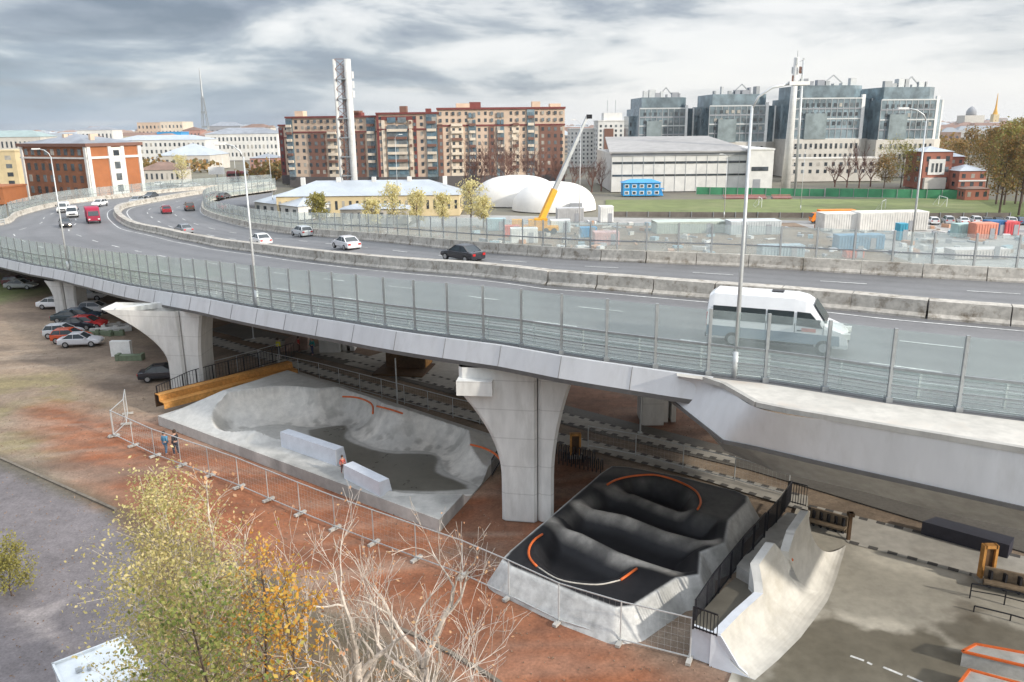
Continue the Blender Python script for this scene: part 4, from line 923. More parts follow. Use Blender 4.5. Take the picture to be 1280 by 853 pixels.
# ============================================================ VEHICLES
def car(label, col, kind='sedan', loc=(0, 0, 0), rz=0, s=1.0, name='car', cat='car', group=None, lights=False):
    """x forward, length 4.4"""
    t = thing(name, label, cat, loc, rz, group); t.scale = (s, s, s)
    pm = mat('carpaint_%d_%d_%d' % tuple(int(c * 255) for c in col), col, .25, .03, 2, coat=.5)
    hw = .88
    if kind == 'sedan': body = [(-2.2, .35, .78), (-2.15, .3, .92), (-1.6, .28, .98), (-.9, .28, .96), (0, .28, .95), (.85, .28, .95), (1.5, .3, .88), (2.0, .32, .76), (2.2, .38, .62)]; cab = [(-1.65, .97), (-.95, 1.42), (.15, 1.45), (.95, .94)]
    elif kind == 'hatch': body = [(-1.95, .35, .85), (-1.92, .3, .98), (-1.4, .28, 1.0), (0, .28, .98), (.9, .28, .97), (1.5, .3, .9), (1.9, .33, .78), (2.05, .4, .62)]; cab = [(-1.9, .98), (-1.55, 1.46), (.1, 1.5), (1.0, .96)]
    else: body = [(-2.2, .45, 1.0), (-2.18, .38, 1.1), (-1.4, .36, 1.12), (0, .36, 1.1), (.9, .36, 1.1), (1.6, .38, 1.02), (2.1, .42, .9), (2.25, .5, .7)]; cab = [(-2.15, 1.1), (-1.9, 1.68), (.1, 1.72), (.95, 1.1)]
    b = MB(); rings = []
    for i, (x, z0, z1) in enumerate(body):
        w = hw * (.86 if i in (0, len(body) - 1) else (.96 if i in (1, len(body) - 2) else 1)); m_ = (z0 + z1) / 2
        rings.append([(x, -w * .9, z0), (x, -w, z0 + .12), (x, -w, m_), (x, -w * .97, z1 - .06), (x, -w * .86, z1), (x, 0, z1 + .025), (x, w * .86, z1), (x, w * .97, z1 - .06), (x, w, m_), (x, w, z0 + .12), (x, w * .9, z0)])
    n = 11; base = 0
    for r in rings: b.v += r
    for i in range(len(rings) - 1):
        for k in range(n): b.f.append((i * n + k, i * n + (k + 1) % n, (i + 1) * n + (k + 1) % n, (i + 1) * n + k))
    b.f.append(tuple(range(n))); b.f.append(tuple((len(rings) - 1) * n + k for k in range(n))); b.build('body', pm, t)
    g = MB(); (x0, z0), (x1, z1), (x2, z2), (x3, z3) = cab; wi, wo = hw * .72, hw * .88
    g.hexa([(x0, -wo, z0), (x3, -wo, z3), (x3, wo, z3), (x0, wo, z0)], [(x1, -wi, z1), (x2, -wi, z2), (x2, wi, z2), (x1, wi, z1)]); g.build('windows', 'glass_dark', t)
    r = MB(); r.hexa([(x1 - .06, -wi - .02, z1 - .03), (x2 + .08, -wi - .02, z2 - .03), (x2 + .08, wi + .02, z2 - .03), (x1 - .06, wi + .02, z1 - .03)], [(x1 + .05, -wi + .06, z1 + .04), (x2 - .04, -wi + .06, z2 + .04), (x2 - .04, wi - .06, z2 + .04), (x1 + .05, wi - .06, z1 + .04)])
    for sg in (-1, 1):
        r.bar((x0, sg * wo, z0), (x1, sg * (wi + .005), z1), .1, .05); r.bar((x3, sg * wo, z3), (x2, sg * (wi + .005), z2), .08, .05)
        xm = (x1 + x2) / 2 - .1; r.bar((xm, sg * (wo + .005), z0), (xm, sg * (wi + .01), z1), .08, .03)
    r.build('roof', pm, t)
    wr = .33 if kind != 'suv' else .38
    for x in (-1.32, 1.35):
        for sg in (-1, 1):
            b = MB(); b.tube([(x, sg * (hw - .18), wr), (x, sg * (hw + .02), wr)], wr, 16); w = b.build('wheel', 'tyre', t)
            b = MB(); b.tube([(x, sg * (hw), wr), (x, sg * (hw + .035), wr)], wr * .62, 12); b.build('rim', 'rim', w)
    zl = body[-1][2] - .08
    for sg in (-1, 1):
        b = MB(); b.box((body[-1][0] - .06, sg * hw * .66, zl), (.2, .34, .15)); b.build('headlight', 'lamp_on' if lights else 'lamp_clear', t)
        b = MB(); b.box((body[0][0] + .03, sg * hw * .68, body[0][2] - .04), (.14, .3, .2)); b.build('taillight', 'lamp_red', t)
        b = MB(); b.box((.78, sg * (hw + .08), 1.0 if kind != 'suv' else 1.15), (.12, .16, .12)); b.build('mirror', pm, t)
    return t
m = bpy.data.materials.new('lamp_on'); m.use_nodes = True; e = m.node_tree.nodes['Principled BSDF']; e.inputs['Emission Color'].default_value = (1, .85, .6, 1); e.inputs['Emission Strength'].default_value = 6; M['lamp_on'] = m
def road_heading(p, line):
    i = min(range(len(line)), key=lambda k: (line[k].xy - p.xy).length); i = min(max(i, 1), len(line) - 2); d = line[i - 1] - line[i + 1]; return math.atan2(d.y, d.x)
def deck_car(px, py, fn, label, col, kind, toward=True, dr=0, **k):
    p = atd(px, py, .02); h = road_heading(p, LB) + (0 if toward else math.pi) + dr
    return fn(label, col, kind, p, h, **k)
WHT, SIL, BLK, GRY, RED = (.72, .72, .72), (.45, .46, .48), (.02, .022, .03), (.13, .14, .15), (.30, .02, .03)
deck_car(433, 311, car, 'silver white saloon on the far carriageway, nearest the black car', (.62, .62, .64), 'sedan', False)
deck_car(326, 305.5, car, 'white saloon on the far carriageway just behind the lamp on the near screen', WHT, 'sedan', False)
deck_car(378, 295.5, car, 'white and grey hatchback on the far carriageway close to the far barrier', (.55, .57, .58), 'hatch', False)
deck_car(578, 325.5, car, 'black saloon on the far carriageway above the middle of the overpass', (.03, .03, .038), 'sedan', False)
deck_car(230, 291.5, car, 'grey saloon hugging the median at the bend', (.22, .23, .25), 'sedan', False)
deck_car(208, 266.5, car, 'dark red hatchback going round the bend on the far carriageway', (.25, .02, .03), 'hatch', False)
deck_car(237, 263, car, 'dark brown off road car behind the dark red hatchback', (.14, .09, .07), 'suv', False)
deck_car(82, 283.5, car, 'dark car with headlights on below the leftmost lamp', (.05, .05, .055), 'sedan', True, lights=True)
deck_car(189, 248, car, 'dark car far back on the bend, right of the small silver one', (.07, .08, .09), 'sedan', True)
deck_car(171, 254, car, 'small silver car far back on the bend', (.3, .32, .34), 'hatch', True)
deck_car(271, 247, car, 'dark red car entering the far bend beside a grey one', (.16, .04, .04), 'hatch', False)
deck_car(280, 248.5, car, 'dark grey car entering the far bend under the far screen', (.09, .08, .08), 'sedan', False)
deck_car(125, 258, car, 'white hatchback partly hidden behind the red lorry', WHT, 'hatch', True)
def van(label, col, loc, rz, s=1.0, lower=None, detail=True, name='minibus', cat='minibus', tall=2.7, length=6.6, group=None, windows=True):
    t = thing(name, label, cat, loc, rz, group); t.scale = (s, s, s); L = length; hx = L / 2; W2 = 1.02
    pm = mat('carpaint_%d_%d_%d' % tuple(int(c * 255) for c in col), col, .25, .03, 2, coat=.5)
    top = [(-hx, tall * .72), (-hx + .05, tall * .94), (-hx + .3, tall), (hx - 2.5, tall), (hx - 2.0, tall * .965), (hx - 1.72, tall * .9), (hx - 1.02, tall * .545), (hx - .35, tall * .45), (hx - .06, tall * .35), (hx, tall * .2)]
    bz = .38; b = MB(); rings = []
    for x, z in top:
        wt = W2 * (.80 if z > tall * .85 else .92); zb = .9 if z > 1.1 else z * .6
        rings.append([(x, -W2 * .95, bz), (x, -W2, bz + .2), (x, -W2, min(zb + .35, z - .05)), (x, -W2 * .97, max(z * .72, min(z - .04, .9))), (x, -wt, z - .1 if z > 1.2 else z - .03), (x, -wt * .78, z), (x, 0, z + .03), (x, wt * .78, z), (x, wt, z - .1 if z > 1.2 else z - .03), (x, W2 * .97, max(z * .72, min(z - .04, .9))), (x, W2, min(zb + .35, z - .05)), (x, W2, bz + .2), (x, W2 * .95, bz)])
    n = 13
    for r in rings: b.v += r
    for i in range(len(rings) - 1):
        for k in range(n): b.f.append((i * n + k, i * n + (k + 1) % n, (i + 1) * n + (k + 1) % n, (i + 1) * n + k))
    b.f.append(tuple(range(n))); b.f.append(tuple((len(rings) - 1) * n + k for k in range(n))); b.build('body', pm, t, False)
    z0, z1 = tall * .50, tall * .75; y0, y1 = W2 * 1.004, W2 * .965
    for sg in (-1, 1):
        if windows:
            b = MB(); xs_ = [-hx + .25, -hx + 1.55, -hx + 2.85, hx - 2.45]
            for a, c in zip(xs_, xs_[1:]):
                b.extr([(a + .04, sg * y0, z0), (c - .04, sg * y0, z0), (c - .04, sg * (y1 + .01), z1), (a + .04, sg * (y1 + .01), z1)], (0, sg * .015, 0))
            for q in range(len(xs_) - 1):
                bb = MB(); a, c = xs_[q], xs_[q + 1]; bb.extr([(a + .04, sg * y0, z0), (c - .04, sg * y0, z0), (c - .04, sg * (y1 + .01), z1), (a + .04, sg * (y1 + .01), z1)], (0, sg * .015, 0)); bb.build('side_window', 'glass_dark', t)
        bb = MB(); bb.extr([(hx - 2.35, sg * y0, z0), (hx - 1.15, sg * y0, z0 - .06), (hx - 1.28, sg * (W2 * .985 + .01), z0 + .14), (hx - 1.75, sg * (y1 + .01), z1 - .03), (hx - 2.35, sg * (y1 + .01), z1)], (0, sg * .015, 0)); bb.build('door_window', 'glass_dark', t)
        if lower:
            bb = MB(); bb.extr([(-hx + .02, sg * (W2 + .004), bz + .12), (hx - .35, sg * (W2 + .004), bz + .12), (hx - .4, sg * (W2 + .004), .98), (-hx + .02, sg * (W2 + .004), 1.02)], (0, sg * .012, 0)); bb.build('lower_panel', mat('carpaint_lower', lower, .35, .05, 2), t)
            bb = MB(); bb.extr([(hx - 2.1, sg * (W2 + .006), 1.08), (hx - 1.45, sg * (W2 + .006), 1.08), (hx - 1.45, sg * (W2 + .006), 1.25), (hx - 2.1, sg * (W2 + .006), 1.25)], (0, sg * .012, 0)); bb.build('door_decal', mat('decal_red', (.55, .25, .22), .5), t)
        if windows:
            for xs0 in (-hx + 2.85, hx - 2.42, hx - 1.12):
                bb = MB(); bb.box((xs0, sg * (W2 + .006), .95), (.025, .012, 1.0)); bb.build('door_seam', 'black_metal', t)
            bb = MB(); bb.box((hx - 2.2, sg * (W2 + .02), 1.12), (.2, .03, .05)); bb.build('door_handle', 'black_metal', t)
            bb = MB(); bb.box((0, sg * (W2 + .0), .42), (L - 3.0, .04, .1)); bb.build('sill', 'black_metal', t)
        for x in (-hx + 1.3, hx - 1.05):
            b = MB(); b.tube([(x, sg * (W2 - .22), .36), (x, sg * (W2 + .03), .36)], .37, 18); w = b.build('wheel', 'tyre', t)
            b = MB(); b.tube([(x, sg * W2, .36), (x, sg * (W2 + .045), .36)], .22, 12); b.build('rim', 'rim', w)
        b = MB(); b.box((hx - .1, sg * .78, tall * .36), (.34, .34, .24)); b.build('headlight', 'lamp_clear', t)
        b = MB(); b.box((-hx + .01, sg * .93, 1.3), (.06, .14, .7)); b.build('taillight', 'lamp_red', t)
        b = MB(); b.box((hx - 1.35, sg * (W2 + .2), 1.55), (.16, .2, .34)); b.bar((hx - 1.35, sg * W2, 1.5), (hx - 1.35, sg * (W2 + .2), 1.5), .05); b.build('mirror', 'black_metal', t)
    a = (hx - 1.66, tall * .885); c = (hx - 1.05, tall * .565)
    b = MB(); b.extr([(a[0] + .03, -.76, a[1]), (a[0] + .03, .76, a[1]), (c[0] + .03, .88, c[1]), (c[0] + .03, -.88, c[1])], (.015, 0, .02)); b.build('windscreen', 'glass_dark', t)
    b = MB(); b.box((hx - .03, 0, .72), (.1, 1.1, .26)); b.build('grille', 'black_metal', t)
    if windows:
        b = MB(); b.box((hx - 3.4, .1, tall + .05), (.55, .5, .06)); b.build('roof_hatch', 'black_metal', t)
        b = MB(); b.box((-hx - .01, 0, 1.8), (.03, 1.5, .6)); b.build('rear_window', 'glass_dark', t)
        b = MB(); b.box((-hx + .02, 0, .5), (.16, 1.96, .2)); b.build('bumper', 'black_metal', t)
    return t
p = atd(970, 432, .02); h_ = road_heading(p, LB)
van('white high roof minibus with dark side windows on the near carriageway', (.8, .8, .8), p, h_, 1.0, lower=(.20, .25, .30))
p = atd(91, 271, .02); van('white van behind the dark car on the left of the bend', WHT, p, road_heading(p, LB), .95, name='van', cat='van', tall=2.1, length=5, windows=False)
p = atd(80, 265, .02); van('white van half hidden behind another at the left end of the bend', WHT, p, road_heading(p, LB), .9, name='van', cat='van', tall=2.2, length=5, windows=False)
def lorry(label, cabc, boxc, loc, rz, L=6.0, Hh=2.9, name='lorry'):
    t = thing(name, label, 'lorry', loc, rz); b = MB(); b.box((-.7, 0, Hh / 2 + .45), (L - 1.9, 2.2, Hh - .7)); b.build('cargo_box', cmat(boxc, .5), t)
    b = MB(); b.extr([(L / 2 - 1.6, -1, .5), (L / 2, -1, .5), (L / 2, -1, 1.3), (L / 2 - .5, -1, 2.2), (L / 2 - 1.6, -1, 2.3)], (0, 2, 0)); c = b.build('cab', cmat(cabc, .4), t)
    b = MB(); b.extr([(L / 2 + .0, -.85, 1.35), (L / 2 + .0, .85, 1.35), (L / 2 - .46, .8, 2.12), (L / 2 - .46, -.8, 2.12)], (.04, 0, .03)); b.build('windscreen', 'glass_dark', c)
    b = MB(); b.box((-.3, 0, .55), (L - .8, 1.6, .2)); b.build('chassis', 'black_metal', t)
    for x in (-L / 2 + 1, L / 2 - .9):
        for sg in (-1, 1): b = MB(); b.tube([(x, sg * .8, .42), (x, sg * 1.05, .42)], .42, 14); b.build('wheel', 'tyre', t)
    for sg in (-1, 1): b = MB(); b.box((L / 2 + .03, sg * .75, .8), (.06, .3, .2)); b.build('headlight', 'lamp_clear', t)
    return t
p = atd(117, 278, .02); lorry('small red box lorry coming round the bend', (.30, .02, .05), (.38, .02, .07), p, road_heading(p, LB), 5.4, 2.6)
# parked cars under the left end of the overpass
for px, py, lb, col, kind, rz in [(27, 361, 'silver grey car parked alone on the gravel at the far left', (.35, .36, .36), 'sedan', .0), (22, 357, 'dark red car half hidden behind the silver grey one at the far left', (.12, .03, .04), 'hatch', 0),
    (112, 375, 'white off road car parked behind the pier beneath the deck edge', WHT, 'suv', .1), (121, 391, 'white hatchback parked beside the far pier, right of it', WHT, 'hatch', .1), (70, 385, 'white car showing only its nose left of the far pier', WHT, 'sedan', 0),
    (90, 402, 'dark green saloon in the parked row, last behind the red ones', (.03, .05, .06), 'sedan', .05), (104, 400, 'dark blue hatchback in the parked row', (.03, .07, .12), 'hatch', .05), (99, 411, 'black saloon in the middle of the parked row', BLK, 'sedan', 0), (112, 410, 'bright red hatchback in the parked row beside the black saloon', (.5, .03, .03), 'hatch', 0),
    (80, 421, 'silver hatchback in the parked row behind the orange red one', (.5, .51, .53), 'hatch', .1), (90, 427, 'orange red hatchback between two silver cars', (.5, .07, .02), 'hatch', .1), (102, 432, 'silver saloon nearest the camera in the parked row', (.56, .56, .58), 'sedan', .12), (206, 474, 'black car parked behind the foot of the second pier', BLK, 'sedan', .2)]:
    p = at(px, py, .03); car(lb, col, kind, p, rz, s=.92, name='parked_car')
# site cabin bottom left
def cabin():
    a, c, d_ = at(65, 833, 2.6), at(158, 797, 2.6), at(200, 850, 2.6); u = (c - a); n = Vector((u.y, -u.x, 0)).normalized() * 2.6
    o = a + u / 2 + n / 2; rz = math.atan2(u.y, u.x); Lx = u.length; t = thing('site_cabin', 'white flat roofed cabin at the bottom left beside the birch', 'cabin', (o.x, o.y, 0), rz)
    b = MB(); b.box((0, 0, 1.25), (Lx - .1, 2.5, 2.5)); b.build('wall', 'paint_white', t)
    b = MB(); b.box((0, 0, 2.56), (Lx, 2.7, .1))
    for s in (-1, 1): b.box((0, s * 1.3, 2.66), (Lx, .08, .1)); b.box((s * Lx / 2 - s * .04, 0, 2.66), (.08, 2.6, .1))
    b.build('roof', mat('roof_white', (.62, .66, .68), .4, .12, 1.2, stain=(1.5, .3, (.4, .4, .4))), t)
    b = MB(); b.box((.4, -1.27, 1.1), (.9, .05, 2.0)); dd = b.build('door', mat('teal', (.02, .30, .32), .5), t); b = MB(); b.box((.75, -1.31, 1.1), (.05, .06, .2)); b.build('handle', 'steel', dd)
    b = MB(); b.box((-.8, -1.27, 1.5), (.8, .05, .8)); b.build('window', 'glass_dark', t); b = MB(); b.box((Lx / 2 - .02, .3, 1.2), (.05, 1.2, 1.4)); b.build('side_panel', 'teal', t)
    b = MB(); b.box((-.6, .3, 2.7), (.2, .15, .12)); b.box((-.3, .2, 2.68), (.1, .2, .1)); b.build('roof_vent', 'steel', t)
cabin()
# ============================================================ PEOPLE
def person(label, loc, rz, top, legs_, hair=(.05, .03, .02), h=1.5, kneel=False, arms='down', hat=None):
    t = thing('person', label, 'person', loc, rz); s = h / 1.75; t.scale = (s, s, s)
    def skin(name, vs, es, rs, m, par, sub=1):
        me = bpy.data.meshes.new(name); me.from_pydata(vs, es, []); o = bpy.data.objects.new(name, me); COL.objects.link(o); o.parent = par
        md = o.modifiers.new('s', 'SKIN'); sv = me.skin_vertices[0].data
        for i, r in enumerate(rs): sv[i].radius = (r, r * (.8 if r > .1 else 1))
        sv[0].use_root = True; o.modifiers.new('ss', 'SUBSURF').levels = sub; o.modifiers['ss'].render_levels = sub; me.materials.append(m); return o
    stp = .12
    V = [(0, 0, .95), (0, 0, 1.2), (0, 0, 1.42), (.01, 0, 1.5), (.02, 0, 1.6), (.02, 0, 1.72), (0, .17, 1.4), (-.03, .24, 1.14), (.06, .25, .9), (.09, .25, .8), (0, -.17, 1.4), (-.03, -.24, 1.14), (.08, -.25, .92), (.12, -.25, .82), (0, .09, .88), (stp, .1, .5), (stp * .6, .1, .09), (stp * .6 + .16, .1, .04), (0, -.09, .88), (-.02, -.1, .5), (-stp, -.1, .09), (-stp + .16, -.1, .04)]
    if arms == 'wide': V[7] = (.05, .42, 1.3); V[8] = (.1, .66, 1.25); V[9] = (.12, .76, 1.24); V[11] = (.05, -.42, 1.3); V[12] = (.1, -.66, 1.3); V[13] = (.12, -.76, 1.3)
    E_ = [(0, 1), (1, 2), (2, 3), (3, 4), (4, 5), (2, 6), (6, 7), (7, 8), (8, 9), (2, 10), (10, 11), (11, 12), (12, 13), (0, 14), (14, 15), (15, 16), (16, 17), (0, 18), (18, 19), (19, 20), (20, 21)]
    R_ = [.13, .12, .13, .055, .095, .08, .055, .045, .035, .035, .055, .045, .035, .035, .09, .06, .045, .04, .09, .06, .045, .04]
    skin('body', V, E_, R_, cmat((.50, .30, .22), .6), t)
    j = [0, 1, 2, 6, 7, 8, 10, 11, 12]; ix = {a: b_ for b_, a in enumerate(j)}
    je = [(0, 1), (1, 2), (2, 6), (6, 7), (7, 8), (2, 10), (10, 11), (11, 12)]
    skin('jacket', [V[a] for a in j], [(ix[a], ix[b_]) for a, b_ in je], [.165, .155, .15, .085, .07, .055, .085, .07, .055], cmat(top, .8), t)
    j = [0, 14, 15, 16, 18, 19, 20]; ix = {a: b_ for b_, a in enumerate(j)}
    skin('trousers', [V[a] for a in j], [(ix[a], ix[b_]) for a, b_ in [(0, 14), (14, 15), (15, 16), (0, 18), (18, 19), (19, 20)]], [.15, .11, .08, .065, .11, .08, .065], cmat(legs_, .8), t)
    b = MB(); b.tube([(-.02, 0, 1.6), (-.02, 0, 1.7), (-.01, 0, 1.79), (0, 0, 1.84)], [.10, .118, .10, .04], 10); b.build('hair', cmat(hat or hair, .8), t, True)
person('person in a light blue jacket standing by the mesh fence', at(208, 568, 0), 1.2, (.08, .25, .40), (.06, .12, .2), h=1.6)
person('person in dark clothes standing just right of the light blue jacket', at(221, 569, 0), 2.8, (.03, .03, .035), (.03, .04, .06), h=1.75)
person('person in a yellow jacket by the fence above the orange bench', at(349, 446, .05), 1.0, (.65, .62, .06), (.1, .1, .12), h=1.8)
person('person in a teal jacket walking on the pale path under the deck', at(391, 444, .05), -2.0, (.03, .25, .25), (.04, .05, .12), h=1.75)
person('person in a red jacket beside the brown quarter pipe', at(374, 440, .05), .5, (.45, .04, .03), (.15, .08, .06), h=1.5)
person('person in a red top standing between the two pale ledges of the bowl', at(429, 592, .8), -1.0, (.5, .12, .09), (.2, .10, .10), h=1.15)
# ============================================================ BEYOND THE OVERPASS
def flat(name, px, m, z, kind='structure'):
    b = MB(); b.prism(pxpoly(px, z), z - .05, z); return struct(b.build(name, m), kind)
flat('yard_ground', [(540, 268), (760, 272), (1500, 284), (1500, 362), (900, 345), (560, 330), (480, 300)], mat('yard', (.36, .35, .33), .9, .15, .5, stain=(.05, .6, (.22, .20, .18))), -.1)
flat('sports_field', [(757, 250), (1216, 248), (1262, 270), (757, 268)], mat('turf', (.17, .20, .075), .9, .15, .25, stain=(.06, .5, (.23, .22, .12))), 0.0)
flat('lawn', [(1216, 248), (1420, 262), (1420, 285), (1262, 270)], mat('lawn', (.12, .15, .05), .9, .2, .4), 0.0)
flat('street', [(150, 262), (330, 262), (345, 235), (140, 232)], 'asphalt', -.15)
WCACHE = {}; RW = random.Random(12)
mat('window_mid', (.15, .17, .18), .2, .3, .6, spec=.8); mat('window_curtain', (.36, .34, .30), .5, .2, .6)
def winmesh(w, h, m):
    k = (round(w, 1), round(h, 1), m)
    if k not in WCACHE:
        me = bpy.data.meshes.new('window'); x, z = k[0] / 2, k[1] / 2
        me.from_pydata([(-x, -.06, -z), (x, -.06, -z), (x, -.06, z), (-x, -.06, z), (-x, .05, -z), (x, .05, -z), (x, .05, z), (-x, .05, z)], [], [(0, 1, 2, 3), (4, 7, 6, 5), (0, 4, 5, 1), (1, 5, 6, 2), (2, 6, 7, 3), (3, 7, 4, 0)])
        me.materials.append(M[m]); WCACHE[k] = me
    return WCACHE[k]
class Bld:
    """building with its front from pixel column xl to xr at distances Yl, Yr; local x along the front, y backwards"""
    def __init__(s, name, label, xl, xr, top, Yl, Yr=None, depth=14, cat='building', group=None, z0=0.0, h=None):
        Yr = Yr or Yl; a = P(xl, top, Yl); c = P(xr, top, Yr); s.h = h or (a.z - z0 if xl > 0 or True else 0); s.h = max(3, s.h)
        s.w = math.hypot(c.x - a.x, c.y - a.y); s.rz = math.atan2(c.y - a.y, c.x - a.x); s.d = depth
        s.t = thing(name, label, cat, (a.x, a.y, z0), s.rz, group); s.nw = 0; s.extra = None
    def box(s, name, x0, x1, y0, y1, z0, z1, m): b = MB(); b.box(((x0 + x1) / 2, (y0 + y1) / 2, (z0 + z1) / 2), (x1 - x0, y1 - y0, z1 - z0)); return b.build(name, m, s.t)
    def fbox(s, name, u0, u1, v0, v1, out, m, y=0): return s.box(name, u0 * s.w, u1 * s.w, y - out, y + .2, v0 * s.h, v1 * s.h, m)
    def wins(s, u0, u1, v0, v1, cols, rows, wf=.45, hf=.5, m='window_dark', y=0.0, side=None):
        if s.extra is None: s.extra = {}
        m0 = m
        for j in range(rows):
            for i in range(cols):
                if side: x = (s.w if side > 0 else 0); cw = s.d * (u1 - u0) / cols; yy = s.d * (u0 + (i + .5) * (u1 - u0) / cols)
                else: cw = s.w * (u1 - u0) / cols; x = s.w * (u0 + (i + .5) * (u1 - u0) / cols); yy = y
                ch = s.h * (v1 - v0) / rows; z = s.h * (v0 + (j + .5) * (v1 - v0) / rows); w, h = max(.4, cw * wf), max(.4, ch * hf)
                q_ = RW.random(); m = ('window_mid' if q_ < .3 else 'window_curtain' if q_ < .4 else m0) if m0 in ('window_dark', 'window_blue') else m0
                if s.nw < 99:
                    o = bpy.data.objects.new('window', winmesh(w, h, m)); COL.objects.link(o); o.parent = s.t; o.location = (x, yy, z)
                    if side: o.rotation_euler = (0, 0, math.pi / 2 * (1 if side > 0 else -1))
                    s.nw += 1
                else:
                    b = s.extra.setdefault(m, MB())
                    if side: b.box((x + .0, yy, z), (.12, w, h))
                    else: b.box((x, yy, z), (w, .12, h))
    def finish(s):
        for m, b in (s.extra or {}).items():
            if b.v: o = b.build('window', m, s.t); o['kind'] = 'stuff'
    def hip(s, rise, m, over=.4, ridge=.5, name='roof', flat_=False):
        b = MB(); x0, x1, y0, y1 = -over, s.w + over, -over, s.d + over; ry = min((y1 - y0) / 2, (x1 - x0) / 2) * (ridge / .5); z = s.h
        b.v += [(x0, y0, z), (x1, y0, z), (x1, y1, z), (x0, y1, z), (x0 + ry, (y0 + y1) / 2, z + rise), (x1 - ry, (y0 + y1) / 2, z + rise)]
        b.f += [(0, 1, 5, 4), (1, 2, 5), (2, 3, 4, 5), (3, 0, 4), (3, 2, 1, 0)]; return b.build(name, m, s.t)
BEI, BRN, CRM, DRD = (.56, .43, .33), (.19, .10, .075), (.66, .57, .46), (.18, .05, .045)
ROOFG = mat('roof_grey', (.28, .30, .33), .5, .15, .3, metal=.2)
for k, c in dict(f_bei=BEI, f_brn=BRN, f_crm=CRM, f_drd=DRD, f_white=(.66, .65, .62), f_pale=(.55, .52, .47), f_brick=(.36, .135, .055), f_red=(.33, .13, .09), f_yel=(.62, .50, .30), f_grey=(.30, .31, .33), f_dark=(.10, .09, .09), f_rose=(.42, .24, .20)).items(): mat(k, c, .85, .08, .4)
mat('roof_pale', (.44, .48, .52), .45, .08, .3, metal=.1); mat('roof_blue', (.05, .30, .60), .45, .06, .5); mat('roof_brown', (.20, .13, .10), .7, .2, .3)
def flats(label, xl, xr, top, Yl, Yr, depth, cols, floors, scheme, group='brown apartment blocks'):
    B = Bld('apartment_block', label, xl, xr, top, Yl, Yr, depth, 'apartment block', group); w, h = B.w, B.h
    B.box('wall', 0, w, 0, depth, 0, h, 'f_bei'); B.fbox('ground_storey', -.002, 1.002, 0, .15, .5, 'f_dark')
    B.fbox('cornice', -.005, 1.005, .975, 1.0, .6, 'f_drd'); B.fbox('string_course', -.003, 1.003, .77, .79, .35, 'f_drd')
    r = random.Random(label)
    for u0, u1, v0, v1, m in scheme: B.fbox('facade_bay', u0, u1, v0, v1, .35 if m != 'facade_glass' else .5, m)
    solid = [(u0, u1) for u0, u1, v0, v1, m in scheme if m == 'facade_glass']
    cw = 1.0 / cols
    for i in range(cols):
        u = (i + .5) * cw
        if any(a - .2 * cw < u < b_ + .2 * cw for a, b_ in solid): continue
        out = -.36 if any(a < u < b_ for a, b_, v0, v1, m in scheme if m != 'facade_glass') else 0
        B.wins(i * cw, (i + 1) * cw, .17, .77, 1, floors - 3, .42, .52, y=out); B.wins(i * cw, (i + 1) * cw, .80, .97, 1, 2, .42, .5, y=out)
    for a, b_ in solid:
        B.wins(a, b_, .17, .95, 2, floors - 1, .8, .7, 'window_blue', y=-.52)
    for u0, u1, v0, v1, m in scheme:
        if m in ('f_crm', 'facade_glass') and u1 - u0 > .05:
            for j in range(1, floors - 1):
                v = .15 + .8 * j / (floors - 1)
                if v < v1: B.box('balcony', u0 * w + .3, u1 * w - .3, -1.25, -.3, v * h, v * h + .9, 'f_crm' if (j + int(u0 * 10)) % 3 else 'f_brn')
    for i in range(int(w / 9)):
        x = (i + r.random()) * w / (int(w / 9)); ww = r.uniform(1.5, 5); B.box('roof_house', x, min(w, x + ww), 3, 3 + ww, h, h + r.uniform(1, 2.4), r.choice(['f_brn', 'f_bei', 'f_drd', 'f_dark']))
    B.wins(0, 1, .17, .95, 3, floors - 1, .35, .5, side=1); B.finish(); return B
flats('narrow dark red and beige end of the brown flats, set back at their left', 348, 366, 156, 318, 316, 14, 3, 8, [(0, .3, .15, .95, 'f_drd'), (.65, 1, .15, .95, 'f_brn')])
flats('left block of the brown flats behind the lattice chimney', 357, 472, 146, 300, 292, 18, 14, 9, [(0, .07, .1, .97, 'facade_glass'), (.24, .42, .12, .76, 'f_brn'), (.45, .56, .12, .76, 'f_crm'), (.62, .85, .12, .76, 'f_brn'), (.88, .97, .1, .97, 'facade_glass')])
flats('middle block of the brown flats with a dark red framed portal', 470, 548, 141, 290, 288, 18, 9, 9, [(0, .035, 0, 1, 'f_drd'), (.08, .60, .9, .95, 'f_drd'), (.08, .13, .1, .9, 'f_crm'), (.16, .50, .15, .82, 'facade_glass'), (.52, .58, .1, .9, 'f_crm'), (.60, .64, 0, .95, 'f_drd'), (.80, .97, .1, .97, 'facade_glass')])
flats('long right block of the brown flats behind the bare trees', 546, 706, 135, 288, 292, 20, 20, 10, [(0, .04, .1, .8, 'f_brn'), (.10, .20, .1, .78, 'f_crm'), (.24, .30, .1, .78, 'facade_glass'), (.40, .44, .12, .76, 'f_brn'), (.46, .52, .1, .76, 'facade_glass'), (.58, .64, .1, .78, 'f_crm'), (.70, .76, .1, .97, 'facade_glass'), (.80, .98, .1, .78, 'f_brn')])
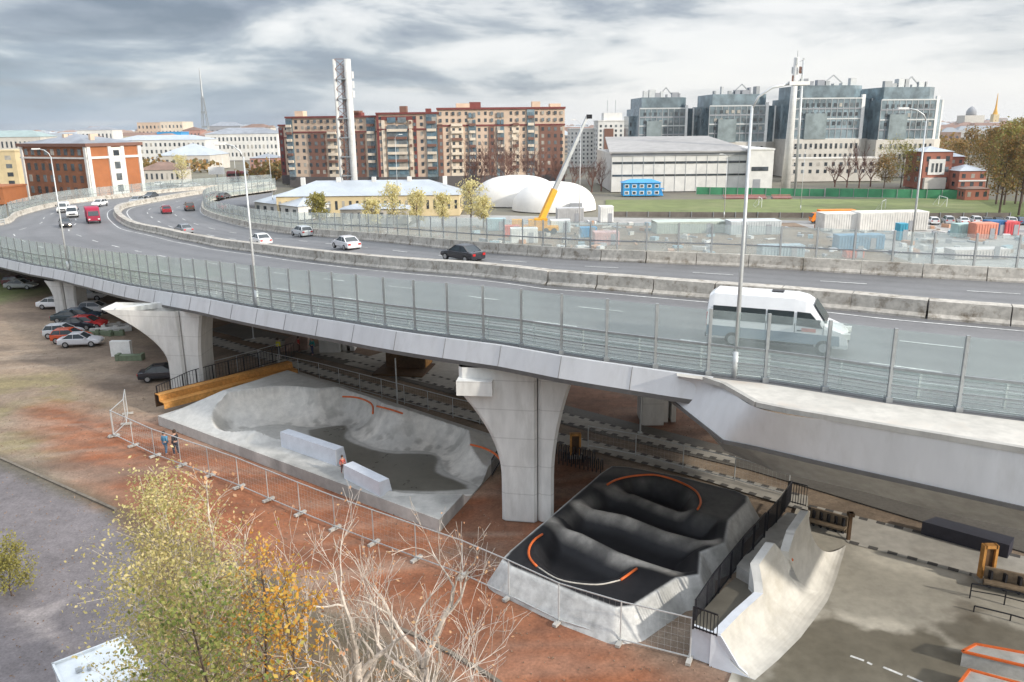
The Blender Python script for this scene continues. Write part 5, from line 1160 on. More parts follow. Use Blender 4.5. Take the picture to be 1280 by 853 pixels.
# white flats
def simple(name, label, xl, xr, top, Y, depth, m, cols, rows, roof=None, rise=2, Yr=None, wm='window_dark', cat='building', group=None, v0=.08, v1=.95, wf=.4, hf=.5, z0=0, side=2, parapet=True):
    B = Bld(name, label, xl, xr, top, Y, Yr, depth, cat, group, z0=z0); B.box('wall', 0, B.w, 0, depth, 0, B.h, m)
    if cols: B.wins(0, 1, v0, v1, cols, rows, wf, hf, wm)
    if cols and side:
        B.wins(.1, .9, v0, v1, side, rows, wf, hf, wm, side=(1 if (xl + xr) / 2 < 640 else -1))
    if roof: B.hip(rise, roof)
    elif parapet: B.box('parapet', -.2, B.w + .2, -.2, depth + .2, B.h, B.h + .5, m)
    B.finish(); return B
simple('apartment_block', 'white flats with a dark glazed strip right of the yellow crane', 713, 752, 162, 420, 20, 'f_white', 8, 8)
B = simple('apartment_block', 'taller white flats with masts on top right of the yellow crane', 748, 786, 152, 400, 22, 'f_white', 6, 9)
B.fbox('glazed_bay', .2, .5, .05, .85, .4, 'f_brn'); B.box('roof_house', 3, 12, 4, 14, B.h, B.h + 4, 'f_white')
for x in (5, 9): B.box('mast', x, x + .2, 8, 8.2, B.h + 4, B.h + 10, 'steel')
def glass_tower(label, xl, xr, top, Y, depth, topn, base=True, cols=9):
    B = Bld('glass_tower', label, xl, xr, top, Y, Y + 2, depth, 'glass tower', 'glass topped blocks'); w, h = B.w, B.h
    zb = .42; c = 3.0
    b = MB(); b.prism([(0, 0), (w * .8, 0), (w, 5), (w, depth), (0, depth)], zb * h, h * .86); b.build('glass_body', 'facade_glass', B.t)
    b = MB(); b.prism([(w * .05, 1.5), (w * .72, 1.5), (w * .86, 5), (w * .86, depth - 2), (w * .05, depth - 2)], h * .86, h); b.build('glass_crown', 'facade_glass', B.t)
    b = MB(); b.prism([(-1, -1.0), (w * .82, -1.0), (w + 1, 5), (w + 1, depth), (-1, depth)], 0, zb * h); b.build('stone_base', 'f_pale', B.t)
    B.box('glass_annex', w * .12, w * .38, -1.2, 1, zb * h, h * .7, mat('facade_glass_light', (.26, .31, .32), .15, .2, .4, metal=.2))
    for i in range(cols + 1): x = w * .8 * i / cols; B.box('mullion', x - .12, x + .12, -.14, .05, zb * h, h * .86, 'steel')
    for j in range(5): z = h * (zb + (.86 - zb) * j / 4); B.box('floor_band', 0, w * .8, -.2, .05, z - .25, z + .25, 'f_grey' if j % 2 else 'steel_pale')
    r = random.Random(label)
    B.wins(.05, .78, zb + .12, .84, cols, 3, .5, .4, 'window_dark', y=-.1)
    B.wins(0, .8, .06, zb - .02, cols + 2, 3, .42, .5, y=-1.06)
    B.box('white_edge', w * .8, w * .84, -.2, 1, zb * h, h * .9, 'paint_white'); B.box('white_edge', w - .3, w + .3, 4.6, 5.6, zb * h, h * .86, 'paint_white')
    for k in range(7): x = w * (.1 + .1 * k); B.box('roof_frame', x, x + r.uniform(.4, 3), 4, 5 + r.random() * 3, h, h + r.uniform(.8, 3.2), r.choice(['steel', 'f_grey', 'steel_pale']))
    b = MB(); b.bar((w * .35, 5, h), (w * .5, 5, h + 4), .4); b.bar((w * .5, 5, h + 4), (w * .65, 5, h), .4); b.build('roof_truss', 'steel', B.t); B.finish(); return B
glass_tower('leftmost of the four glass topped blocks, behind the white sports hall', 800, 872, 122, 345, 24, 3, cols=8)
glass_tower('second glass topped block from the left, behind the tall lamp', 888, 976, 118, 335, 24, 3, cols=9)
glass_tower('third glass topped block from the left, right of the twin mast', 996, 1100, 107, 325, 24, 3, cols=11)
glass_tower('rightmost glass topped block behind the far lamp', 1104, 1190, 109, 322, 24, 3, cols=9)
simple('office_block', 'dark glazed link between the first two glass topped blocks', 868, 892, 146, 352, 14, 'facade_glass', 4, 6, side=0)
simple('office_block', 'dark glazed wing at the left end of the glass topped blocks', 786, 802, 147, 356, 14, 'facade_glass', 3, 6, side=0)
simple('office_block', 'low pale street wing below the third glass topped block', 990, 1104, 200, 300, 10, 'f_pale', 12, 2, side=0, v0=.3)
# sports hall
B = Bld('sports_hall', 'long white sports hall with a grey roof behind the field', 765, 938, 192, 262, 262, 46, 'hall')
B.box('wall', 0, B.w, 0, 46, 0, B.h, 'f_white'); B.fbox('strip_window', .005, .995, .72, .78, .1, 'window_dark'); B.fbox('strip_window', .005, .995, .40, .45, .1, 'window_dark'); B.fbox('eaves_band', -.002, 1.002, .93, 1.0, .3, 'f_grey')
for k in range(14): B.fbox('wall_rib', k / 13 - .001, k / 13 + .001, 0, .93, .12, 'steel_pale')
b = MB(); b.v += [(-1, -1, B.h), (B.w + 1, -1, B.h), (B.w - 3, 46, B.h + 4), (3, 46, B.h + 4), (-1, -1, B.h + .5), (B.w + 1, -1, B.h + .5), (B.w - 3, 46, B.h + 4.5), (3, 46, B.h + 4.5)]; b.f += [(0, 1, 2, 3), (4, 5, 6, 7), (0, 1, 5, 4), (1, 2, 6, 5), (3, 2, 6, 7), (0, 3, 7, 4)]; b.build('roof', mat('hall_roof', (.34, .33, .32), .7, .12, .3), B.t)
B = simple('hall_annex', 'plain white end block joined to the right of the sports hall', 938, 968, 188, 258, 40, 'f_white', 0, 0); B.fbox('door', .2, .5, 0, .3, .1, 'f_grey'); B.fbox('window_band', .1, .8, .5, .6, .1, 'window_dark')
# blue site cabins stacked in two rows
B = Bld('site_office', 'bright blue two storey stack of site cabins in front of the sports hall', 779, 826, 229, 246, 246, 5, 'site office')
for j in range(2):
    for i in range(5):
        u = i / 5; o = B.box('cabin_unit', u * B.w + .05, (u + .2) * B.w - .05, 0, 5, j * B.h / 2 + .05, (j + 1) * B.h / 2 - .03, 'roof_blue')
    B.wins(0, 1, j * .5 + .05, j * .5 + .45, 5, 1, .55, .62, 'paint_white', y=-.0); B.wins(0, 1, j * .5 + .08, j * .5 + .42, 5, 1, .38, .5, 'window_dark', y=-.05)
B.hip(1.0, 'roof_blue'); b = MB(); b.box((B.w + .7, 2.5, B.h / 2), (1.2, 4, .2)); b.bar((B.w + .6, .5, 0), (B.w + .6, 4.5, B.h / 2), .8, .15); b.build('stair', 'roof_blue', B.t); B.finish()
def fence_line(px, z, h, label, m, step=4, name='fence'):
    L_ = resample(pxpoly(px, z), step=step, smooth=False)[:101]; t = thing(name, label, 'fence', L_[0]); inv = Matrix.Translation(-L_[0])
    b = MB()
    for a, c in zip(L_, L_[1:]): b.bar(a + Vector((0, 0, h / 2)), c + Vector((0, 0, h / 2)), .08, h)
    o = b.build('boards', m, t); o.matrix_parent_inverse = inv
    for p in L_: b = MB(); b.box((p.x, p.y - .1, h / 2 + .05), (.14, .14, h + .1)); o = b.build('post', 'steel', t); o.matrix_parent_inverse = inv
fence_line([(870, 243), (1030, 246)], 0, 2.2, 'green screen fence behind the left half of the sports field', mat('green_fence', (.07, .28, .14), .7, .15, .3), 4)
fence_line([(1031, 246), (1215, 249)], 0, 2.4, 'green screen fence behind the right half of the sports field', 'green_fence', 4)
fence_line([(757, 271), (900, 272), (1080, 273), (1262, 273)], 0, 1.2, 'dark low wall along the near side of the sports field', mat('dark_wall', (.16, .14, .12), .9, .2, .5), 5)
def bleacher(xa, xb, y, label):
    a, c = at(xa, y, 0), at(xb, y, 0); t = thing('bleacher', label, 'bleacher', a); inv = Matrix.Translation(-a)
    for k in range(3): b = MB(); b.bar(a + Vector((0, k * .8, .3 + .35 * k)), c + Vector((0, k * .8, .3 + .35 * k)), .7, .15); o = b.build('seat_row', mat('seat_red', (.45, .12, .11), .6), t); o.matrix_parent_inverse = inv
    b = MB(); b.bar(a + Vector((0, 1.2, .3)), c + Vector((0, 1.2, .3)), 2.2, .6); o = b.build('frame', 'steel', t); o.matrix_parent_inverse = inv
bleacher(905, 958, 249, 'red seat rows along the far side of the sports field, left stand'); bleacher(966, 990, 249, 'red seat rows along the far side of the sports field, right stand')
def goal(px, y, rz, label):
    p = at(px, y, 0); t = thing('football_goal', label, 'goal', p, rz); b = MB()
    b.bar((-3, 0, 0), (-3, 0, 2.2), .12); b.bar((3, 0, 0), (3, 0, 2.2), .12); b.bar((-3, 0, 2.2), (3, 0, 2.2), .12); b.build('frame', 'paint_white', t)
    b = MB(); b.bar((-3, 0, 2.2), (-3, 1.4, 0), .06); b.bar((3, 0, 2.2), (3, 1.4, 0), .06); b.bar((-3, 1.4, 0), (3, 1.4, 0), .06); b.build('back_frame', 'steel_pale', t)
goal(950, 258, 1.4, 'white football goal at the left of the field, near the tall lamp'); goal(1178, 257, 1.4, 'white football goal at the right end of the field'); goal(1104, 262, 1.0, 'white football goal leaning in the middle of the field')
B = simple('shed', 'small rust red shed at the right corner of the sports field', 1206, 1236, 246, 222, 4, 'f_red', 3, 1, roof='roof_brown', rise=.6)
# ---- lattice chimney and mast
def chimney():
    p = at(438, 266, 0); q = P(435, 74, p.y); h = q.z; t = thing('chimney_stack', 'tall pale twin pipe chimney with a lattice stair between the pipes', 'chimney', p)
    for x, r in ((-1.7, .42), (1.5, .85)): b = MB(); b.tube([(x, 0, 0), (x, 0, h * .5), (x, 0, h)], r, 14); b.build('pipe', 'conc_pale', t, True)
    b = MB(); b.tube([(.1, .6, 0), (.1, .6, h - 1)], .5, 10); b.build('inner_pipe', 'steel', t, True)
    b = MB(); n = 16
    for k in range(n):
        z0, z1 = h * k / n, h * (k + 1) / n; b.bar((-1.6, -.3, z0), (1.2, -.3, z1), .12); b.bar((1.2, -.3, z0), (-1.6, -.3, z1), .12); b.bar((-1.6, -.3, z1), (1.2, -.3, z1), .12)
    b.build('lattice', 'f_brn', t)
    for k in range(1, 8): b = MB(); b.box((-.1, -.2, h * k / 8), (2.4, 1.4, .25)); b.build('platform', 'steel', t)
    for z in (h * .78, h * .84, h * .9): b = MB(); b.box((2.7, -.1, z), (.4, .3, 1.6)); b.build('antenna', 'paint_white', t)
    b = MB(); b.tube([(-1.9, 0, 5), (-6.5, 0, 1.5)], .45, 10); b.build('flue_duct', 'conc_pale', t)
chimney()
def mast():
    p = at(984, 237, 0); q = P(993, 72, p.y); h = q.z; t = thing('antenna_mast', 'tall pale twin leg mast with antennas at its top between the glass blocks', 'mast', p)
    b = MB(); b.tube([(-.6, 0, 0), (-.2, 0, h)], [1.5, .8], 10); b.build('tapered_shaft', 'conc_pale', t, True)
    b = MB(); b.tube([(2.6, 0, 0), (2.0, 0, h - 1)], [.45, .35], 8); b.build('side_shaft', 'steel_pale', t, True)
    b = MB()
    for k in range(14): z = h * (k + .5) / 14; b.bar((.3, 0, z), (2.4, 0, z + .8), .15)
    b.build('brace', 'steel', t)
    for k in range(9): b = MB(); a = k * .7; b.box((1.6 * math.cos(a) + .4, 1.2 * math.sin(a), h - 1.2 - 2.6 * (k % 3)), (.5, .4, 2.0)); b.build('antenna', 'f_brn' if k % 2 else 'steel_pale', t)
    b = MB(); b.tube([(0, 0, h), (0, 0, h + 2)], .1); b.build('tip', 'steel', t)
mast()
def tv_tower():
    p = P(257, 160, 1500); q = P(251, 86, 1500); h = q.z; t = thing('television_mast', 'thin distant lattice television mast on the left skyline', 'mast', (p.x, p.y, 0)); b = MB()
    w = 6
    for sx, sy in ((-1, -1), (1, -1), (1, 1), (-1, 1)): b.bar((sx * w, sy * w, 0), (sx * 1.4, sy * 1.4, h * .62), 1.2)
    b.build('leg', 'steel', t); b = MB(); b.tube([(0, 0, h * .6), (0, 0, h)], [2.2, .8], 6); b.build('spire', 'steel', t); b = MB(); b.box((0, 0, h * .4), (8, 8, 4)); b.box((0, 0, h * .2), (10, 10, 3)); b.build('platform', 'steel', t)
tv_tower()
def dome(px0, px1, base, top, ry, label):
    a, c = at(px0, base, 0), at(px1, base, 0); rx = (c.x - a.x) / 2; cx = (a.x + c.x) / 2; cy = a.y + ry * .8; h = P((px0 + px1) / 2, top, cy).z
    t = thing('air_dome', label, 'air dome', (cx, cy, 0)); b = MB(); nu, nv = 36, 10
    for j in range(nv + 1):
        th = math.pi / 2 * j / nv
        for i in range(nu): ph = 2 * math.pi * i / nu; k = max(.001, math.cos(th)) ** .8; b.v.append((rx * k * math.cos(ph), ry * k * math.sin(ph), h * math.sin(th) ** .9))
    for j in range(nv):
        for i in range(nu): b.f.append((j * nu + i, j * nu + (i + 1) % nu, (j + 1) * nu + (i + 1) % nu, (j + 1) * nu + i))
    b.build('membrane', mat('membrane', (.74, .72, .68), .6, .05, .4), t, True)
    b = MB()
    for k in range(1, 8):
        x = -rx + 2 * rx * k / 8; pts = []
        for m_ in range(9): f = -1 + 2 * m_ / 8; s_ = math.sqrt(max(0, 1 - (x / rx) ** 2)); pts.append((x, f * ry * s_, h * math.sqrt(max(0, 1 - (x / rx) ** 2 - (f * s_) ** 2)) + .06))
        b.tube(pts, .06, 4)
    b.build('seam', 'steel_pale', t)
    b = MB(); b.box((rx * .45, -ry - .3, 1.2), (3, 1.4, 2.4)); b.build('airlock', 'f_grey', t)
dome(640, 750, 266, 227, 9, 'white air dome in front, right of the bare trees'); dome(588, 706, 259, 219, 9, 'white air dome behind, half hidden by bare trees')
# low pale roofed block with yellow walls
B = simple('low_building', 'long low yellow building under a broad pale blue hipped roof', 345, 574, 246, 196, 16, 'f_yel', 26, 1, roof='roof_pale', rise=3.2, v0=.2, v1=.9, wf=.35, hf=.6)
for k in range(5): B.box('chimney', B.w * (.1 + .2 * k), B.w * (.1 + .2 * k) + 1, 7, 8, B.h + 2, B.h + 4, 'f_white')
B = simple('low_building', 'left wing of the pale roofed low building beside the glass screen', 318, 372, 252, 205, 12, 'f_white', 6, 1, roof='roof_pale', rise=2.4, Yr=190)
B = simple('low_building', 'cream annex with dark windows at the foot of the lattice chimney', 425, 510, 262, 180, 6, 'f_pale', 9, 1, roof='roof_pale', rise=1.0, v0=.2, v1=.95)
# crane
def crane():
    p = at(676, 292, 0); tip = P(734, 146, p.y + 4); t = thing('mobile_crane', 'yellow telescopic mobile crane with its boom raised beside the air domes', 'crane', p)
    b = MB(); b.box((-1, 0, 1.1), (9, 2.6, .8)); b.box((-4.8, 0, 1.9), (2.0, 2.5, 1.8)); b.build('chassis', mat('crane_yellow', (.70, .36, .03), .4, .08, 2), t)
    b = MB(); b.box((0, 0, 2.3), (2.6, 2.2, 1.6)); b.box((-1.8, 0, 2.2), (1.4, 2.2, 1.2)); b.build('slew_cab', 'crane_yellow', t)
    for x in (-4.6, -3, 1, 2.6):
        for sg in (-1, 1): b = MB(); b.tube([(x, sg * 1.0, .6), (x, sg * 1.35, .6)], .6, 14); b.build('wheel', 'tyre', t)
    r0 = Vector((0, 0, 2.6)); tp = tip - p; m_ = r0.lerp(tp, .30); b = MB(); b.bar(r0, m_, 1.0, 1.1); b.build('boom_base', 'crane_yellow', t)
    b = MB(); b.bar(m_, r0.lerp(tp, .55), .7, .8); b.bar(r0.lerp(tp, .55), r0.lerp(tp, .8), .55, .62); b.bar(r0.lerp(tp, .8), tp, .4, .46); b.build('boom_section', 'steel', t)
    b = MB(); b.box(tuple(tp + Vector((.4, 0, 0))), (1.1, .6, .8)); b.build('boom_head', 'black_metal', t); b = MB(); b.bar(r0 + Vector((1.2, 0, 0)), r0.lerp(tp, .2), .3); b.build('ram', 'steel', t)
crane()
# brick building on the left
B = Bld('brick_building', 'large orange brick building with pale pilasters and a grey roof at the left', 107, 174, 180, 245, 262, 31, 'building')
B.box('wall', 0, B.w, 0, 31, 0, B.h, 'f_brick'); B.box('darker_front', -.15, .1, .4, 30.6, .4, B.h * .92, mat('brick_dark', (.24, .10, .05), .85, .15, .6))
for u in (.02, .40, .64, .97): B.fbox('pilaster', u - .03, u + .03, 0, 1, .45, 'f_white')
for y in (.5, 29.8): B.box('pilaster', -.5, .2, y - .5, y + .5, 0, B.h, 'f_white')
B.box('cornice', -.7, B.w + .7, -.7, 31.7, B.h * .95, B.h + .1, 'f_brn'); B.fbox('string_course', 0, 1, .74, .78, .4, 'f_white'); B.box('string_course', -.4, .1, 0, 31, B.h * .74, B.h * .77, 'f_white')
B.fbox('stair_bay', .43, .61, .05, .93, .25, 'f_white'); B.wins(.45, .59, .1, .92, 1, 4, .75, .6, y=-.26)
B.wins(.06, .94, .08, .70, 8, 3, .4, .6, side=-1); B.wins(.05, .95, .78, .93, 9, 1, .5, .7, side=-1)
for o in [c for c in B.t.children if c.name.startswith('window') and abs(c.location.x) < .01 and c.location.y > .5]: o.location.x = -.18
B.hip(2.8, ROOFG)
for k in range(4): B.box('chimney', B.w * .3 + (k % 2) * 6, B.w * .3 + 1.4 + (k % 2) * 6, 5 + 6 * k, 5.9 + 6 * k, B.h + .6, B.h + 2.8, 'f_bei')
B.finish()
# red brick pavilion and its neighbour
B = simple('brick_house', 'red brick house with an arched white gable window at the edge of the field', 1156, 1192, 190, 262, 12, 'f_red', 3, 3, roof='roof_pale', rise=1.6, v0=.1); B.fbox('white_gable', .18, .75, .38, .8, .3, 'f_white'); B.wins(.25, .68, .42, .72, 3, 1, .5, .8, y=-.32); B.fbox('porch', .05, .8, 0, .3, 1.2, 'f_pale')
B = simple('brick_house', 'narrow red tower wing between the two brick houses', 1188, 1206, 196, 266, 10, 'f_red', 2, 4, roof='roof_pale', rise=1.4)
B = simple('brick_house', 'small brick house with a grey hipped roof, rightmost beside the park trees', 1200, 1234, 214, 256, 10, 'f_red', 3, 2, roof='roof_pale', rise=1.8); B.fbox('string_course', 0, 1, .45, .52, .3, 'f_white')
# left middle distance and skyline
for a in [
 ('house', 'pale green roofed building at the far left edge of the skyline', -30, 50, 172, 520, 20, 'f_pale', 14, 2, mat('roof_green', (.30, .38, .37), .6, .1, .3), 4),
 ('house', 'tall cream end wall at the left edge of the frame', -20, 18, 190, 300, 20, 'f_yel', 2, 4, None, 0),
 ('house', 'low cream block left of the orange brick building', 17, 48, 206, 310, 16, 'f_crm', 4, 3, None, 0),
 ('house', 'orange building corner at the left frame edge behind the bend', -30, 3, 236, 240, 12, 'f_brick', 2, 1, None, 0),
 ('house', 'beige high block on the skyline above the orange brick building', 171, 200, 154, 900, 30, 'f_bei', 6, 4, None, 0),
 ('house', 'second beige high block on the skyline, right of the first', 200, 228, 153, 900, 30, 'f_crm', 6, 4, None, 0),
 ('house', 'white building with a row of dark windows above the orange roof', 138, 256, 176, 520, 24, 'f_white', 20, 3, 'roof_pale', 3),
 ('house', 'long white arcaded building left of the brown flats', 256, 346, 168, 560, 24, 'f_white', 18, 3, 'roof_grey', 4),
 ('house', 'grey roofed hall with a wide pale gable between the brick building and the flats', 196, 262, 195, 430, 30, 'f_pale', 8, 1, 'roof_pale', 6),
 ('house', 'low cream house with a brown roof right of the orange brick building', 173, 224, 213, 330, 12, 'f_pale', 8, 1, 'roof_brown', 3),
 ('house', 'pink house with dark windows at the left end of the brown flats', 312, 346, 198, 400, 14, 'f_rose', 6, 3, 'roof_grey', 2),
 ('house', 'white skyline building behind the leftmost lamp', 96, 140, 163, 760, 20, 'f_white', 9, 2, 'roof_grey', 3),
 ('house', 'blue topped skyline block above the orange brick building', 196, 226, 166, 640, 16, 'roof_blue', 0, 0, None, 0),
 ('house', 'rose coloured skyline house left of the television mast', 228, 250, 163, 800, 16, 'f_rose', 5, 2, 'roof_brown', 3),
 ('house', 'grey skyline house right of the television mast', 262, 300, 158, 820, 16, 'f_grey', 6, 2, 'roof_grey', 4),
 ('house', 'small brown roofed skyline house near the thin left lamps', 300, 338, 160, 700, 16, 'f_pale', 6, 2, 'roof_brown', 3)]:
    n_, lb, xl, xr, top, Y, dep, m_, c_, r_2, roof, rise = a; simple('house', lb, xl, xr, top, Y, dep, m_, c_, r_2, roof=roof if roof is None or not isinstance(roof, str) else M[roof], rise=rise, cat='house', side=0)
def advert(px0, px1, y0, y1, Y):
    a, c = P(px0, y0, Y), P(px1, y1, Y); t = thing('billboard', 'blank white roadside billboard beyond the bend', 'billboard', (a.x, Y, 0)); b = MB(); b.box(((c.x - a.x) / 2, 0, (a.z + c.z) / 2), (c.x - a.x, .4, a.z - c.z)); b.build('panel', 'paint_white', t); b = MB(); b.tube([((c.x - a.x) / 2, .3, 0), ((c.x - a.x) / 2, .3, c.z)], .3); b.build('pole', 'steel', t)
advert(260, 281, 209, 218, 330)
p = at(300, 226, 0); t_ = van('dark red coach with a pale stripe beyond the far bend', (.20, .03, .03), (p.x, p.y, 0), .1, 1.5, name='coach', cat='coach')
def spire():
    p = P(1243, 150, 1800); t = thing('church_spire', 'thin distant church spire on the right skyline', 'church', (p.x, p.y, 0)); zb = P(1243, 150, 1800).z; zt = P(1243, 117, 1800).z
    b = MB(); b.box((0, 0, zb * .4 + 8), (12, 12, zb * .8 + 16)); b.build('tower', 'f_yel', t); b = MB(); b.tube([(0, 0, zb + 10), (0, 0, zb + 24), (0, 0, zt)], [6, 2.2, .5], 8); b.build('spire', 'crane_yellow', t)
    p = P(1213, 150, 1700); t = thing('church_dome', 'faint distant domed church left of the thin spire', 'church', (p.x, p.y, 0)); b = MB(); b.box((0, 0, 16), (40, 30, 32)); b.build('body', 'f_pale', t); b = MB(); b.tube([(0, 0, 32), (0, 0, 40), (0, 0, 46), (0, 0, 50)], [10, 10, 6, .5], 12); b.build('dome', 'f_grey', t, True)
spire()
# far city mass
def city_mass():
    r = random.Random(5); b = MB(); cols = []
    pal = [(.5, .47, .42), (.42, .36, .30), (.36, .25, .20), (.55, .54, .52), (.32, .33, .35), (.46, .40, .30)]
    for i in range(1500):
        Y = r.uniform(620, 1200) if i < 400 else r.uniform(1200, 4200); X = r.uniform(-1.0, 1.0) * Y * .85
        if X > -Y * .3 and Y < 520: Y += 300
        w, d, h = r.uniform(14, 50), r.uniform(12, 20), r.uniform(8, 14 + Y * .0022) + (r.random() < .04 and Y > 1800) * 12; n0 = len(b.v)
        rz = r.uniform(-.4, .4); b.box((X, Y, h / 2), (w, d, h), rz); c = r.choice(pal); cols += [c] * 8
        rc = r.choice([(.28, .30, .32), (.22, .14, .11), (.38, .42, .45), (.3, .2, .16)]); co, si = math.cos(rz), math.sin(rz); n = len(b.v)
        q = [(X + a * w / 2 * co - e * d / 2 * si, Y + a * w / 2 * si + e * d / 2 * co, h + .05) for a, e in ((-1, -1), (1, -1), (1, 1), (-1, 1))]
        b.v += q + [(X - (w / 2 - 5) * co, Y - (w / 2 - 5) * si, h + 3.5), (X + (w / 2 - 5) * co, Y + (w / 2 - 5) * si, h + 3.5)]; cols += [rc] * 6
        b.f += [(n, n + 1, n + 5, n + 4), (n + 1, n + 2, n + 5), (n + 2, n + 3, n + 4, n + 5), (n + 3, n, n + 4)]
        k = int(w / 4)      # window slots
        for j in range(int(h / 3.4)):
            for u in range(k):
                x0 = -w / 2 + (u + .3) * w / k; x1 = x0 + w / k * .4; z0 = 1.2 + j * 3.4; z1 = z0 + 1.7; yy = -d / 2 - .08
                n = len(b.v); b.v += [(X + x * co - yy * si, Y + x * si + yy * co, z) for x, z in ((x0, z0), (x1, z0), (x1, z1), (x0, z1))]; b.f.append((n, n + 1, n + 2, n + 3)); cols += [(.12, .13, .15)] * 4
    me = bpy.data.meshes.new('distant_city'); me.from_pydata(b.v, [], b.f); ca = me.color_attributes.new('Col', 'FLOAT_COLOR', 'POINT'); ca.data.foreach_set('color', np.concatenate([np.array(cols), np.ones((len(cols), 1))], 1).ravel().astype('f'))
    mm = bpy.data.materials.new('city_paint'); mm.use_nodes = True; nt = mm.node_tree; a = nt.nodes.new('ShaderNodeVertexColor'); a.layer_name = 'Col'; nt.links.new(a.outputs[0], nt.nodes['Principled BSDF'].inputs['Base Color']); nt.nodes['Principled BSDF'].inputs['Roughness'].default_value = .8
    me.materials.append(mm); o = bpy.data.objects.new('distant_city', me); COL.objects.link(o); struct(o, 'stuff')
city_mass()
# ---- construction yard beyond the far screen
def container(px, y, w, d, h, c, label, rz=.05, name='container'):
    p = at(px, y, 0); t = thing(name, label, 'container', p, rz); cm = cmat(c, .6); b = MB(); b.box((0, 0, h / 2), (w, d, h)); n = int(w / .5)
    for k in range(n): b.box((-w / 2 + (k + .5) * w / n, -d / 2 - .04, h / 2), (w / n * .5, .08, h - .3))
    b.build('body', cm, t); b = MB(); b.box((0, 0, h + .04), (w + .06, d + .06, .08)); b.build('roof', cmat(tuple(min(1, x * 1.15) for x in c), .6), t)
    b = MB(); b.box((w * .25, -d / 2 - .1, 1.0), (.9, .06, 1.9)); b.build('door', 'f_grey', t)
    return t
BL, WH = (.10, .30, .45), (.68, .68, .66)
for a in [(1241, 293, 3.2, 2.4, 2.6, (.03, .13, .30), 'deep blue container between the salmon and the red ones'), (1259, 293, 2.8, 2.4, 2.4, (.55, .08, .09), 'red container at the right end of the yard'), (1227, 298, 4.2, 2.4, 2.8, (.62, .25, .17), 'salmon coloured container left of the deep blue one'),
          (1205, 296, 4.2, 2.4, 2.4, (.35, .50, .48), 'pale green container left of the salmon one'), (1125, 300, 1.6, 1.6, 3.0, (.05, .30, .42), 'narrow teal cabin beside the far lamp'), (1072, 311, 8, 2.4, 2.4, (.16, .30, .42), 'long slate blue container in the middle of the yard behind the screen'),
          (1066, 322, 3.0, 1.4, 1.1, (.60, .20, .14), 'small red and white skip in front of the slate blue container'), (1110, 287, 14, 4, 3.6, (.66, .64, .60), 'long white shed across the back of the yard'), (1060, 287, 12, 4, 3.4, (.62, .61, .58), 'white shed left of the long one at the back of the yard'),
          (735, 296, 3.2, 2.2, 1.8, (.06, .28, .50), 'blue tank beside the slim lamp by the air dome'), (655, 303, 5, 2.4, 2.6, WH, 'white cabin with dark window slots under the crane'), (757, 305, 4.5, 3, 2.2, (.62, .40, .38), 'pink tarpaulin covered stack right of the blue tank'), (620, 288, 4, 2.4, 2.4, (.35, .47, .50), 'grey green container below the yellow tree'),
          (640, 295, 3, 2, 2.0, (.6, .14, .10), 'small red box left of the white cabin under the crane'), (700, 290, 4, 2.4, 2.4, (.55, .60, .62), 'pale cabin between the crane and the slim lamp'), (712, 277, 6, 3, 3, (.40, .40, .40), 'grey cabin at the foot of the front air dome'), (757, 277, 3, 3, 3.4, WH, 'white cabin at the right foot of the front air dome'),
          (940, 292, 10, 4, 2.6, (.50, .54, .55), 'pale grey shed behind the tall lamp'), (860, 290, 14, 5, 2.2, (.42, .47, .42), 'low grey green awning left of the tall lamp'), (975, 322, 7, 2.4, 2, (.35, .42, .46), 'grey blue container low in the yard right of the tall lamp'), (1220, 322, 9, 3, 1.4, (.58, .54, .52), 'flat pink grey stack at the right of the yard')]:
    container(*a)
p = at(1040, 279, 0); t_ = lorry('orange tipper lorry parked along the edge of the sports field', (.80, .22, .02), (.82, .24, .02), p, math.pi, 9.5, 2.8, 'tipper_lorry')
for i, (px, c, k) in enumerate([(1166, WHT, 'hatch'), (1184, SIL, 'suv'), (1203, WHT, 'sedan'), (1218, WHT, 'suv'), (1232, GRY, 'hatch'), (1247, BLK, 'sedan'), (1262, WHT, 'hatch'), (1276, (.1, .15, .25), 'sedan')]):
    p = at(px, 280, 0); car(['white hatchback, leftmost of the cars parked by the field', 'silver off road car second in the row by the field', 'white saloon third in the row by the field', 'white off road car above the pale green container', 'dark grey hatchback above the salmon container', 'black saloon above the deep blue container', 'white hatchback above the red container', 'dark blue saloon last in the row by the field'][i], c, k, p, 1.3, name='parked_car')
for i, (px, y) in enumerate([(200, 232), (208, 234), (216, 235), (232, 234), (243, 233)]):
    p = at(px, y, 0); car(['white car parked left of four beyond the bend', 'dark car parked second of five beyond the bend', 'black saloon parked in the middle of the five beyond the bend', 'pale car parked fourth of five beyond the bend', 'grey car parked right of four beyond the bend'][i], [WHT, GRY, BLK, WHT, SIL][i], ['hatch', 'sedan', 'sedan', 'suv', 'sedan'][i], p, .2, name='parked_car')
